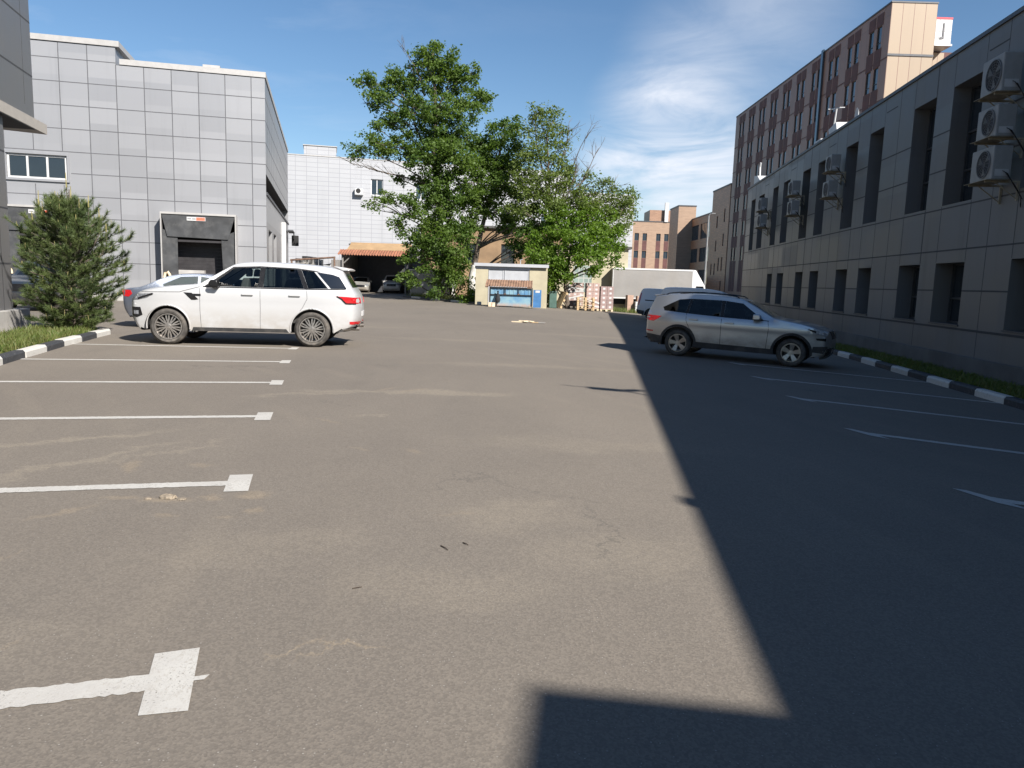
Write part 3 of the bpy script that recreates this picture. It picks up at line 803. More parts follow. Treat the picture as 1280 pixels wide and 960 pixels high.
# right hand side: upper wall, recessed strip, canopy edge, doors
sd = MB()
def sq(y0, y1, z0, z1, x=CX, m=0): sd.quad((x, y0, z0), (x, y1, z0), (x, y1, z1), (x, y0, z1), m)
sq(0, 24, 6.6, 11.3)
for z in (7.07, 8.14, 9.22, 10.3, 11.28): sd.box(CX, CX + .003, 0, 24, z - .018, z + .018, 1)
for y in range(1, 16): sd.box(CX, CX + .002, y * 1.5 - .015, y * 1.5 + .015, 6.6, 11.28, 1)
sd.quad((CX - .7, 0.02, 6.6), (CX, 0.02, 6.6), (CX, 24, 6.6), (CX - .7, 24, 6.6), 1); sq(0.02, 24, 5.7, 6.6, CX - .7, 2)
dors = [(1.5, 4.2), (5.6, 8.3), (16.5, 20.0)]
ys = [0, *[a for d in dors for a in d], 24]
for a, b in zip(ys[::2], ys[1::2]): sq(a, b, 0, 3.9)
sq(0, 24, 3.9, 5.55)
for a, b in dors:
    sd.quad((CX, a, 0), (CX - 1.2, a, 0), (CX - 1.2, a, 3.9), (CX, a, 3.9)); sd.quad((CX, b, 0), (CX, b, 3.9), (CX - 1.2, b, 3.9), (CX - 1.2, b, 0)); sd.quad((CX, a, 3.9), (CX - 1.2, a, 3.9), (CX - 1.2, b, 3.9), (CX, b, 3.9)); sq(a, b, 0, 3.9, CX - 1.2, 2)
sd.build('side_wall', [MT['ware_side'], MT['joint'], MT['coping']], WA, recalc=False)
cn = MB(); cn.box(CX - .7, CX + .06, .03, 24.3, 5.56, 5.70); cn.box(CX + .061, CX + .5, 21, 24.3, 4.9, 5.0); cn.build('canopy_edge', MT['coping'], WA)
pl = MB(); pl.box(CX + .01, CX + .28, 13.9, 14.3, 0, 5.1); pl.build('pilaster', MT['hatch_white'], WA)
fl = MB(); fl.box(CX + .25, CX + .8, 24.4, 24.8, 3.9, 4.75); fl.box(CX + .4, CX + .48, 24.0, 24.4, 4.4, 4.9); fl.build('floodlight', MT['gap'], WA, bevel=.05)
window(WA, -4.86, -2.30, 5.73, 6.86, .06, 1, MT['white_frame'], MT['glass'], 3, (), .09)
window(WA, -12.5, -9.9, 5.73, 6.86, .06, 1, MT['white_frame'], MT['glass'], 3, (), .09)
tr = MB()
for (a, b) in ((-4.98, -2.18),): 
    tr.box(a, b, -.05, -.001, 6.87, 6.97); tr.box(a, b, -.09, -.001, 5.62, 5.725); tr.box(b - .09, b, -.05, -.001, 5.726, 6.869); tr.box(a, a + .09, -.05, -.001, 5.726, 6.869)
tr.build('window_surround', MT['ware'], WA)
MT['curtain'] = M('dock_curtain', (.035, .037, .040), .65, var=.35, scale=1.6, dirt=((.09, .09, .09), 2.2, .6))
MT['shutter'] = M('dock_shutter', (.022, .020, .022), .5, var=.2)
MT['orange_red'] = M('orange_red_print', (.62, .13, .07), .5, var=.05)
MT['print_dark'] = M('dark_print', (.10, .10, .11), .5)
def dock(u0, label):
    u1 = u0 + 3.51; z1 = 4.42; p = .85
    d = thing('loading_dock', label, 'loading dock', WM @ Vector((u0, 0, 0)), R(90 - 76), 'black loading docks in the warehouse front')
    W = u1 - u0
    f = MB()
    f.box(0, .05, -p, -.002, 0, z1 - .1); f.box(W - .05, W, -p, -.002, 0, z1 - .1); f.box(0, W, -p, -.002, z1 - .098, z1)
    f.build('frame', MT['trim'], d)
    k = MB()
    k.prism([(.06, z1 - .11), (W - .06, z1 - .11), (W - .38, 3.18), (.30, 3.24)], -p + .05, -p + .10, plane='xz'); k.build('head_curtain', MT['curtain'], d)
    for (poly) in ([(.055, .02), (.74, .02), (.76, 3.3), (.055, 3.6)], [(W - .055, .02), (W - .055, 3.6), (W - .72, 3.3), (W - .60, .02)]):
        k = MB(); k.prism(poly, -p + .12, -p + .17, plane='xz'); k.build('side_curtain', MT['curtain'], d)
    k = MB(); k.box(.05, W - .05, -.7, .25, 3.0, 3.1)
    for i in range(14): k.box(.3, W - .3, .18, .21 + (i % 2) * .02, .9 + i * .17, .9 + i * .17 + .165)
    k.build('shutter', MT['shutter'], d)
    k = MB(); k.box(.74, 1.95, -.62, -.1, 1.2, 1.62); k.build('leveller', MT['concrete'], d, bevel=.015)
    k = MB(); k.box(.6, W - .6, -.55, .0, 0, 1.18); k.build('dock_base', MT['coping'], d)
    s = MB(); s.box(1.22, 2.08, -p + .02, -p + .048, 4.04, 4.22); sg = s.build('sign', MT['white_frame'], d)
    s = MB(); s.box(1.66, 2.06, -p + .014, -p + .0195, 4.06, 4.20)
    s.build('sign_print', MT['orange_red'], sg)
    s = MB()
    for i in range(9):
        if i in (4,): continue
        s.box(1.26 + i * .043, 1.26 + i * .043 + .028, -p + .015, -p + .0195, 4.10, 4.16)
    s.build('sign_print', MT['print_dark'], sg)
    g = MB(); g.tube([(.14, -p - .05, .1), (.14, -p - .05, 1.25), (.18, -p - .05, 1.46), (.30, -p - .05, 1.5), (.38, -p - .05, 1.36), (.40, -p - .05, 1.2)], .065, 8); g.build('wheel_guide', MT['guide'], d, smooth=True)
    return d
MT['guide'] = M('pale_yellow_guide', (.68, .55, .36), .6)
WM = Matrix.Translation((-19.54, 37.97, 0)) @ Matrix.Rotation(R(14), 4, 'Z')
dock(1.94, 'black curtained loading dock with a thin white frame, right above the white car')
dock(-5.0, 'black curtained loading dock half hidden behind the young pine')

# ------------------------------------------------------------------ entrance building at the left edge (local x along its yard side, y outwards to the yard is negative)
MT['ent'] = panel_mat('grey_metal_cassettes', (.17, .17, .175), 1.6, 1.28, 1.1, 0, .05, .4, .35, .1, warm=(.19, .175, .16))
EB = thing('entrance_building', 'grey cassette clad building at the left edge with a jutting entrance canopy', 'building', (-12.0, 18.67, 0), R(90 + 14))
# local +x = away along azimuth -14, local +y = to the left (into the building)
e = MB()
def eq(x0, x1, z0, z1, y, m=0): e.quad((x0, y, z0), (x1, y, z0), (x1, y, z1), (x0, y, z1), m)
XF, XL = 1.15, -.53
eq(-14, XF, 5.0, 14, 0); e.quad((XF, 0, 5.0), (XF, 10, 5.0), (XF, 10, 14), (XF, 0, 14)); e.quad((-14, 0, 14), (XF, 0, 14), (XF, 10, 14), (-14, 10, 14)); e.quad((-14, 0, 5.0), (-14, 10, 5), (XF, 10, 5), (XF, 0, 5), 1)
eq(-14, XL, 0, 5.0, .12); e.quad((XL, .12, 0), (XL, 10, 0), (XL, 10, 5.0), (XL, .12, 5.0))
for z in (1.62, 2.9, 4.2): e.box(-14, XL, .117, .12, z - .02, z + .02, 1)
for z in (6.28, 7.56, 8.84, 10.12): e.box(-14, XF, -.003, 0, z - .02, z + .02, 1)
for x in (.55, -1.05, -2.65, -4.25, -5.85): e.box(x - .008, x + .008, -.002, 0, 5.5, 14, 1)
for x in (-1.05, -2.65, -4.25): e.box(x - .015, x + .015, .118, .12, .5, 4.9, 1)
e.build('wall', [MT['ent'], MT['joint']], EB)
e = MB(); e.box(-10, .09, -.03, .35, 0, .54); e.build('plinth', MT['concrete'], EB, bevel=.015)
MT['canopy'] = M('pale_canopy_fascia', (.40, .365, .32), .5, .1, var=.05)
e = MB(); e.prism([(-6, -.02), (1.98, -.02), (1.15, 2.2), (-6, 2.2)], 5.02, 5.27); e.build('canopy', [MT['canopy']], EB)

# ------------------------------------------------------------------ white tiled building behind
def tile_mat(name, rgb, bw, bh, mortar, mc, var=.05, axis='x', offset=0.0, rough=.5):
    t = NT(name)
    sep = t.new('ShaderNodeSeparateXYZ'); t.l.new(t.tc.outputs['Object'], sep.inputs[0])
    cb = t.new('ShaderNodeCombineXYZ'); t.l.new(sep.outputs['X' if axis == 'x' else 'Y'], cb.inputs[0]); t.l.new(sep.outputs['Z'], cb.inputs[1])
    b = t.new('ShaderNodeTexBrick', offset=offset, squash=1.0)
    t.l.new(cb.outputs[0], b.inputs['Vector'])
    b.inputs['Scale'].default_value = 1.0; b.inputs['Brick Width'].default_value = bw; b.inputs['Row Height'].default_value = bh
    b.inputs['Mortar Size'].default_value = mortar; b.inputs['Mortar Smooth'].default_value = .1; b.inputs['Bias'].default_value = 0
    b.inputs['Color1'].default_value = (*[c * (1 - var) for c in rgb], 1); b.inputs['Color2'].default_value = (*[c * (1 + var) for c in rgb], 1); b.inputs['Mortar'].default_value = (*mc, 1)
    st = t.noise(.5, 6.0, t.mapping((1.5, 1.5, .12)), .7)
    c = t.mix(t.math('MULTIPLY', t.ramp(st, .45, .8), .16), b.outputs['Color'], tuple(x * .6 for x in rgb))
    t.set(Base_Color=c, Roughness=rough)
    return t.mat
MT['tiles'] = tile_mat('white_facade_tiles', (.325, .332, .35), 1.25, .52, .03, (.235, .24, .26), .03)
pL = at(355, 192, 90.0)
TB = thing('tiled_building', 'tall white tiled building with few windows behind the carport and trees', 'building', (pL.x, 90.0, 0), R(14))
TH, TW = 15.3, 43.6
twin = [(9.9, 11.35, 11.2, 13.1), (15.2, 16.6, 11.0, 12.9), (15.2, 16.6, 5.6, 7.6), (10.3, 12.2, 3.9, 4.35), (20.5, 21.9, 11.0, 12.9), (20.5, 21.9, 5.6, 7.6), (26.0, 27.4, 8, 10), (31, 32.4, 8, 10), (23.6, 25.2, 5.6, 7.8)]
TS, TH2 = 34.5, 13.0
w = MB(); wall(w, -14, TS, -.9, TH, twin, 0, .3, 1); wall(w, TS, TW, -.9, TH2, [], 0, .3, 1)
w.quad((TW, 0, -.9), (TW, 20, -.9), (TW, 20, TH2), (TW, 0, TH2)); w.quad((TS, 0, TH2), (TS, 20, TH2), (TS, 20, TH), (TS, 0, TH)); w.quad((TS, 0, TH2), (TW, 0, TH2), (TW, 20, TH2), (TS, 20, TH2)); w.quad((-14, 0, TH), (TS, 0, TH), (TS, 20, TH), (-14, 20, TH)); w.quad((-14, 0, 0), (-14, 20, 0), (-14, 20, TH), (-14, 0, TH)); w.quad((-14, 20, 0), (TS, 20, 0), (TS, 20, TH), (-14, 20, TH)); w.quad((TS, 20, 0), (TW, 20, 0), (TW, 20, TH2), (TS, 20, TH2))
w.build('wall', [MT['tiles']], TB)
for (a, b, c, d) in twin: window(TB, a, b, c, d, .15, 1, MT['white_frame'], MT['glass_blue'], 2 if d - c > 1 else 1, (), .11)
w = MB(); w.box(2.2, 5.9, .6, 5, TH, TH + 1.25, 0); w.build('roof_house', MT['tiles'], TB); w = MB(); w.box(2.1, 6.0, .5, 5.1, TH + 1.251, TH + 1.34); w.box(-14, TS + .05, -.05, .3, TH, TH + .1); w.box(TS + .06, TW + .05, -.05, .3, TH2, TH2 + .1); w.build('coping', MT['trim'], TB)
AU = thing('air_conditioner', 'small white air conditioner beside a high window of the tiled building', 'air conditioner', tuple(Matrix.Translation((pL.x, 90, 0)) @ Matrix.Rotation(R(14), 4, 'Z') @ Vector((8.0, -.5, 11.2))), R(14))
b = MB(); b.box(0, .95, -.1, .35, 0, .65); b.build('casing', MT['hatch_white'], AU, bevel=.02); b = MB(); b.lathe([(.001, -.115), (.28, -.115), (.28, -.101)], 20, 'y', (.4, 0, .37)); b.build('fan_grille', MT['gap'], AU); b = MB(); b.box(.0, 1.0, -.1, .5, -.1, -.02); b.build('bracket', MT['steel'], AU)

# ------------------------------------------------------------------ ochre and yellow low buildings behind the trees
MT['ochre'] = M('ochre_render', (.255, .17, .10), .85, var=.16, scale=1.2, dirt=((.17, .12, .075), .7, .5))
MT['yellow'] = M('pale_yellow_render', (.40, .36, .255), .85, var=.1, scale=1.2)
MT['roof_dark'] = M('dark_roof_felt', (.07, .068, .065), .85)
def simple_house(name, label, x0, x1, y, h, dep, mat, wins, z0=-.8, roofm=None, frame=None, eave=.25):
    t = thing(name, label, 'building', (x0, y, 0), 0)
    w = MB(); W = x1 - x0; wall(w, 0, W, z0, h, wins, 0, .2, 1)
    w.quad((0, 0, z0), (0, dep, z0), (0, dep, h), (0, 0, h)); w.quad((W, 0, z0), (W, dep, z0), (W, dep, h), (W, 0, h)); w.quad((0, dep, z0), (W, dep, z0), (W, dep, h), (0, dep, h))
    w.build('wall', mat, t)
    r = MB(); r.box(-eave, W + eave, -eave, dep + eave, h, h + .18); r.build('roof', roofm or MT['roof_dark'], t)
    for (a, b, c, d) in wins: window(t, a, b, c, d, .12, 1, frame or MT['white_frame'], MT['glass'], 2, (), .09)
    return t
simple_house('rendered_building', 'ochre two storey building with dark windows behind the garage shed', -8.2, 4.6, 66, 6.0, 10, MT['ochre'], [(1.0, 2.0, 3.0, 5.0), (3.7, 4.9, 3.0, 4.7), (6.9, 8.1, 3.0, 4.7), (10.2, 11.4, 3.0, 4.7)], frame=MT['frame_dark'])
MT['glassblock'] = tile_mat('glass_blocks', (.20, .26, .24), .4, .4, .05, (.35, .37, .35), .2)
YB = simple_house('rendered_building', 'pale yellow single storey building behind the stacked pallets', 2.3, 9.0, 61.5, 4.4, 8, MT['yellow'], [], z0=-1)
p = MB(); p.box(2.35, 3.85, -.03, -.001, .9, 3.0); p.build('glass_block_window', MT['glassblock'], YB)

# ------------------------------------------------------------------ brown brick buildings on the right in the distance
MT['beige_panel'] = tile_mat('beige_facade_brick', (.26, .145, .105), 1.3, 4.2, .03, (.17, .10, .075), .05, 'x')
MT['beige_end'] = tile_mat('beige_end_brick', (.31, .235, .165), 1.15, 5.1, .03, (.15, .075, .05), .03, 'y')
MT['maroon'] = M('maroon_spandrel', (.10, .042, .038), .75, var=.2, scale=.8)
TX, TY0, TY1, TZ = 37.0, 80.6, 134.6, 30.5
TA = thing('brick_office_block', 'tall brown brick office block with maroon window strips, behind the grey office roof', 'building', (TX, TY0, 0), R(90))
# local x = away along +Y, local y = towards -X (the street side)
cols = []
for k in range(10):
    c0 = 1.75 + 5.24 * k
    cols += [(c0, c0 + 1.05), (c0 + 1.75, c0 + 2.8)]
w = MB()
L = TY1 - TY0
rowz = [(28.9 - 4.1 * i, 26.65 - 4.1 * i) for i in range(6)]
ops = [(a, b, lo_, hi_) for (a, b) in cols for (hi_, lo_) in rowz]
wall(w, 0, L, -1, TZ, ops, 0, .22, -1, 0)
for (a, b) in cols:
    zz = [TZ - .35] + [q for r_ in rowz for q in (r_[0], r_[1])] + [1.0]
    for z1_, z0_ in zip(zz[::2], zz[1::2]): w.box(a - .22, b + .22, .0, .03, z0_ + .01, z1_ - .01, 1)
for z in (25.3, 21.2, 17.1, 13.0): w.box(0, L, .031, .04, z - .05, z + .05, 1)
w.quad((L, 0, -1), (L, -14, -1), (L, -14, TZ), (L, 0, TZ)); w.quad((0, 0, TZ), (L, 0, TZ), (L, -4.6, TZ), (0, -4.6, TZ)); w.quad((0, -4.6, 20), (8, -4.6, 20), (8, -4.6, TZ), (0, -4.6, TZ))
w.build('wall', [MT['beige_panel'], MT['maroon']], TA)
w = MB(); w.quad((-.02, .02, -1), (-.02, -4.6, -1), (-.02, -4.6, TZ), (-.02, .02, TZ)); en = w.build('end_wall', MT['beige_end'], TA)
w = MB(); w.box(-.06, L, -.2, .08, TZ, TZ + .15); w.box(-.08, -.021, -4.65, .08, TZ, TZ + .15); w.box(-.1, -.06, -4.6, .05, 25.4, 25.6); w.build('coping', MT['coping'], TA)
w = MB(); w.box(8.0, 40, -16, -4.61, -1, 28.3); w.build('rear_wing', MT['maroon'], TA)
w = MB()
for k in range(6): w.box(7.9, 7.99, -7.3 - 2.6 * k, -6.1 - 2.6 * k, -1, 28.2)
w.build('wing_pier', MT['beige_end'], TA)
w = MB(); w.box(16.6, 17.2, .035, .25, 2, TZ + .3); w.build('glazed_strip', MT['glass_blue'], TA)
pane = None
vis = 0
fwin = MB()
for (a0, a1, b0, b1) in ((0, .07, 0, 2.25), (.98, 1.05, 0, 2.25), (.07, .98, 0, .07), (.07, .98, 2.18, 2.25), (.07, .98, .60, .67)): fwin.box(a0, a1, -.17, -.08, b0, b1, 0)
fwin.box(.03, 1.02, -.15, -.135, .03, 2.22, 1)
wproto = None
for ci, (a, b) in enumerate(cols):
    nr = 3 if ci < 8 else 6
    for (hi_, lo_) in rowz[:nr]:
        if wproto is None:
            wproto = fwin.build('window', [MT['frame_dark'], MT['glass_blue']], TA); o = wproto
        else:
            o = wproto.copy(); COL.objects.link(o); o.parent = TA
        o.location = (a, 0, lo_)
rest = MB()
for ci, (a, b) in enumerate(cols):
    if ci < 8:
        for (hi_, lo_) in rowz[3:]: rest.box(a, b, -.15, -.12, lo_, hi_)
tag(rest.build('window', MT['glass_blue'], TA), kind='stuff')
# white sign box on the rear wing
MT['sign_red'] = M('red_sign_edge', (.5, .03, .05), .5)
sg = thing('rooftop_sign', 'white rooftop sign box with a red top edge and a dark letter', 'sign', (43.7, 86.6, 28.35), 0)
w = MB(); w.box(0, 2.75, 0, 3.0, .25, 2.75); w.build('sign_box', MT['hatch_white'], sg)
w = MB(); w.box(-.02, 2.77, -.03, 3.0, 2.751, 2.95); w.build('red_edge', MT['sign_red'], sg)
w = MB(); w.box(-.15, 2.9, -.1, 3, .0, .2); w.build('ledge', MT['steel'], sg)
w = MB(); w.prism([(1.95, .75), (1.95, 2.35), (1.8, 2.35), (1.8, .95), (1.55, .9), (1.55, .68)], -.06, -.005, plane='xz'); w.build('letter', MT['print_dark'], sg)
w = MB()
for x in (.9, 1.4): w.box(x, x + .03, -.01, -.002, .26, 2.74)
for z in (.8, 1.5): w.box(.01, 2.74, -.009, -.003, z, z + .03)
w.build('panel_joint', MT['ac_white'], sg)

MT['brown_brick'] = tile_mat('brown_brick', (.30, .18, .12), .9, .3, .03, (.25, .15, .1), .14, 'x', .5)
MT['brown_brick_y'] = tile_mat('brown_brick_side', (.44, .205, .105), .9, .3, .03, (.28, .155, .1), .14, 'y', .5)  # shade correction put into the colour: side brick made lighter and redder
MT['pink_brick'] = tile_mat('pinkish_brick', (.31, .215, .15), .9, .3, .03, (.33, .22, .16), .1, 'x', .5)
def block(name, label, x0, x1, y0, y1, h, fm, sm, front=(), side=(), extra=None):
    """box building: front wall faces the camera, side wall faces left; openings on both"""
    t = thing(name, label, 'building', (x0, y0, 0), 0)
    w = MB(); W, D = x1 - x0, y1 - y0
    wall(w, 0, W, -1.5, h, list(front), 0, .25, 1, 0)
    w.quad((W, 0, -1.5), (W, D, -1.5), (W, D, h), (W, 0, h)); w.quad((0, D, -1.5), (W, D, -1.5), (W, D, h), (0, D, h)); w.quad((0, 0, h), (W, 0, h), (W, D, h), (0, D, h))
    w.build('front_wall', fm, t)
    w = MB()
    tmp = MB(); wall(tmp, 0, D, -1.5, h, list(side), 0, .25, 1, 0)
    w.add([(p[1], p[0], p[2]) for p in tmp.v], tmp.f)
    w.build('side_wall', sm, t)
    w = MB(); w.box(-.08, W + .08, -.08, D + .08, h, h + .25); w.build('coping', MT['coping'], t)
    for (a, b, c, d) in front: window(t, a, b, c, d, .15, 1, MT['frame_dark'], MT['glass_blue'], 2, (), .1)
    for (a, b, c, d) in side:
        f = MB(); f.box(.14, .18, a, b, c, d, 0)
        n = max(2, round((b - a) / 1.2))
        for i in range(n + 1): f.box(.1, .2, a + (b - a) * i / n - .06, a + (b - a) * i / n + .06, c + .001, d - .001, 1)
        f.build('window', [MT['glass_blue'], MT['white_frame'] if t.get('pale') else MT['frame_dark']], t)
    return t
block('stair_block', 'brown brick stair block with narrow windows at the far end of the tall office block', 37.0, 46, 135.2, 147, 19.4, MT['brown_brick'], MT['brown_brick_y'],
      side=[(2.4, 3.2, 13.2, 15.6), (2.4, 3.2, 9.0, 11.2), (2.4, 3.2, 4.6, 7), (2.4, 3.2, .6, 2.8), (4.6, 5.4, 4.6, 7), (7.2, 8.0, 12.5, 14.6), (7.2, 8.0, 8.2, 10.2), (7.2, 8.0, 3.9, 6), (9.6, 10.4, 3.9, 6)], front=[])
block('brick_wing', 'brown brick wing with ribbon windows between the stair block and the square tower', 37.2, 47, 147.3, 168, 15.6, MT['brown_brick'], MT['brown_brick_y'],
      side=[(1.5, 8.8, 11.2, 14.2), (1.5, 8.8, 6.6, 9.4), (1.5, 8.8, 2.2, 5), (10.5, 19.5, 11.2, 14.2), (10.5, 19.5, 6.6, 9.4), (10.5, 19.5, 2.2, 5)])
block('brick_tower', 'square windowless brown brick tower standing before the distant pinkish block', 34.2, 37.9, 164, 173, 18.4, MT['pink_brick'], MT['brown_brick_y'])
fb = [(1.6 + 3.1 * i, 2.9 + 3.1 * i, 13.2 - 4.0 * j, 14.9 - 4.0 * j) for i in range(3) for j in range(4)]
fb = [(1.2 + d, 2.3 + d, 12.6 - 4.3 * j, 14.4 - 4.3 * j) for d in (.2, 2.2, 5.6, 7.6) for j in range(3)]
DB = block('distant_brick_block', 'pinkish brick block with small square windows at the end of the street', 28.0, 38.4, 192, 210, 17.2, MT['pink_brick'], MT['brown_brick_y'], front=fb)
w = MB(); w.box(5.0, 10.3, .5, 9, 17.45, 20.2); w.build('roof_house', MT['brown_brick'], DB)
w = MB(); w.box(8.6, 9.5, -.3, .4, 17.3, 22.0); w.build('white_stack', MT['hatch_white'], DB)
for d in (.2, 2.2, 5.6, 7.6):
    for j in range(3):
        w = MB(); w.box(1.2 + d, 2.3 + d, -.02, -.002, 12.58 - 4.3 * j - 2.4, 12.58 - 4.3 * j); w.build('red_spandrel', MT['maroon'], DB)
BE = thing('street_wall', 'low dark brick wall closing the street between truck and office', 'wall', (30, 150, 0), 0)
w = MB(); w.box(-6, 6.6, 0, .4, -1.2, 3.6); w.build('wall', MT['brown_brick'], BE)
w = MB(); w.box(2.0, 5.2, -.25, -.02, 2.2, 3.9); w.build('sign_board', MT['hatch_white'], BE)
MT['lamp_grey'] = M('lamp_pole_grey', (.20, .205, .21), .6, .2)
SL = thing('street_lamp', 'tall slim grey street lamp pole before the brown brick wing', 'street lamp', (22.3, 90, -.8), 0)
w = MB(); w.tube([(0, 0, 0), (0, 0, 10.6)], [.13, .09], 10); w.build('pole', MT['lamp_grey'], SL, smooth=True)
w = MB(); w.tube([(0, 0, 10.5), (.1, 0, 10.8), (.35, 0, 10.9)], .05, 6); w.build('arm', MT['lamp_grey'], SL); w = MB(); w.box(.3, .75, -.12, .12, 10.85, 10.95); w.build('lamp_head', MT['lamp_grey'], SL, bevel=.03)
# ------------------------------------------------------------------ vehicles
def pip(p, poly):
    c = False
    for i in range(len(poly)):
        (x1, y1), (x2, y2) = poly[i], poly[i - 1]
        if (y1 > p[1]) != (y2 > p[1]) and p[0] < (x2 - x1) * (p[1] - y1) / (y2 - y1) + x1: c = not c
    return c
def subdiv(poly, step, closed=True):
    out = []
    n = len(poly)
    for i in range(n if closed else n - 1):
        a, b = Vector(poly[i]), Vector(poly[(i + 1) % n])
        k = max(1, math.ceil((b - a).length / step))
        out += [a.lerp(b, j / k) for j in range(k)]
    if not closed: out.append(Vector(poly[-1]))
    return out
def chaikin(pts, it=2):
    for _ in range(it):
        out = [pts[0]]
        for a, b in zip(pts, pts[1:]):
            out += [a.lerp(b, .25), a.lerp(b, .75)]
        out.append(pts[-1]); pts = out
    return pts
def cdt(poly, holes, step):
    rings = [subdiv(poly, step)] + [subdiv(h, step) for h in holes]
    pts, edges = [], []
    for r in rings:
        b = len(pts); pts += [Vector((p[0], p[1])) for p in r]
        edges += [(b + i, b + (i + 1) % len(r)) for i in range(len(r))]
    xs_ = [p.x for p in rings[0]]; ys_ = [p.y for p in rings[0]]
    bd = list(pts)
    x = min(xs_) + step * .5
    while x < max(xs_):
        y = min(ys_) + step * .5
        while y < max(ys_):
            if pip((x, y), rings[0]) and not any(pip((x, y), h) for h in rings[1:]):
                if min((x - q.x) ** 2 + (y - q.y) ** 2 for q in bd) > (step * .45) ** 2: pts.append(Vector((x, y)))
            y += step
        x += step
    vo, eo, fo, *_ = delaunay_2d_cdt(pts, edges, [], 0, 1e-6)
    fs = []
    for f in fo:
        c = sum((Vector(vo[i]) for i in f), Vector((0, 0))) / len(f)
        if pip(c, rings[0]) and not any(pip(c, h) for h in rings[1:]): fs.append(tuple(f))
    return [Vector(v) for v in vo], fs

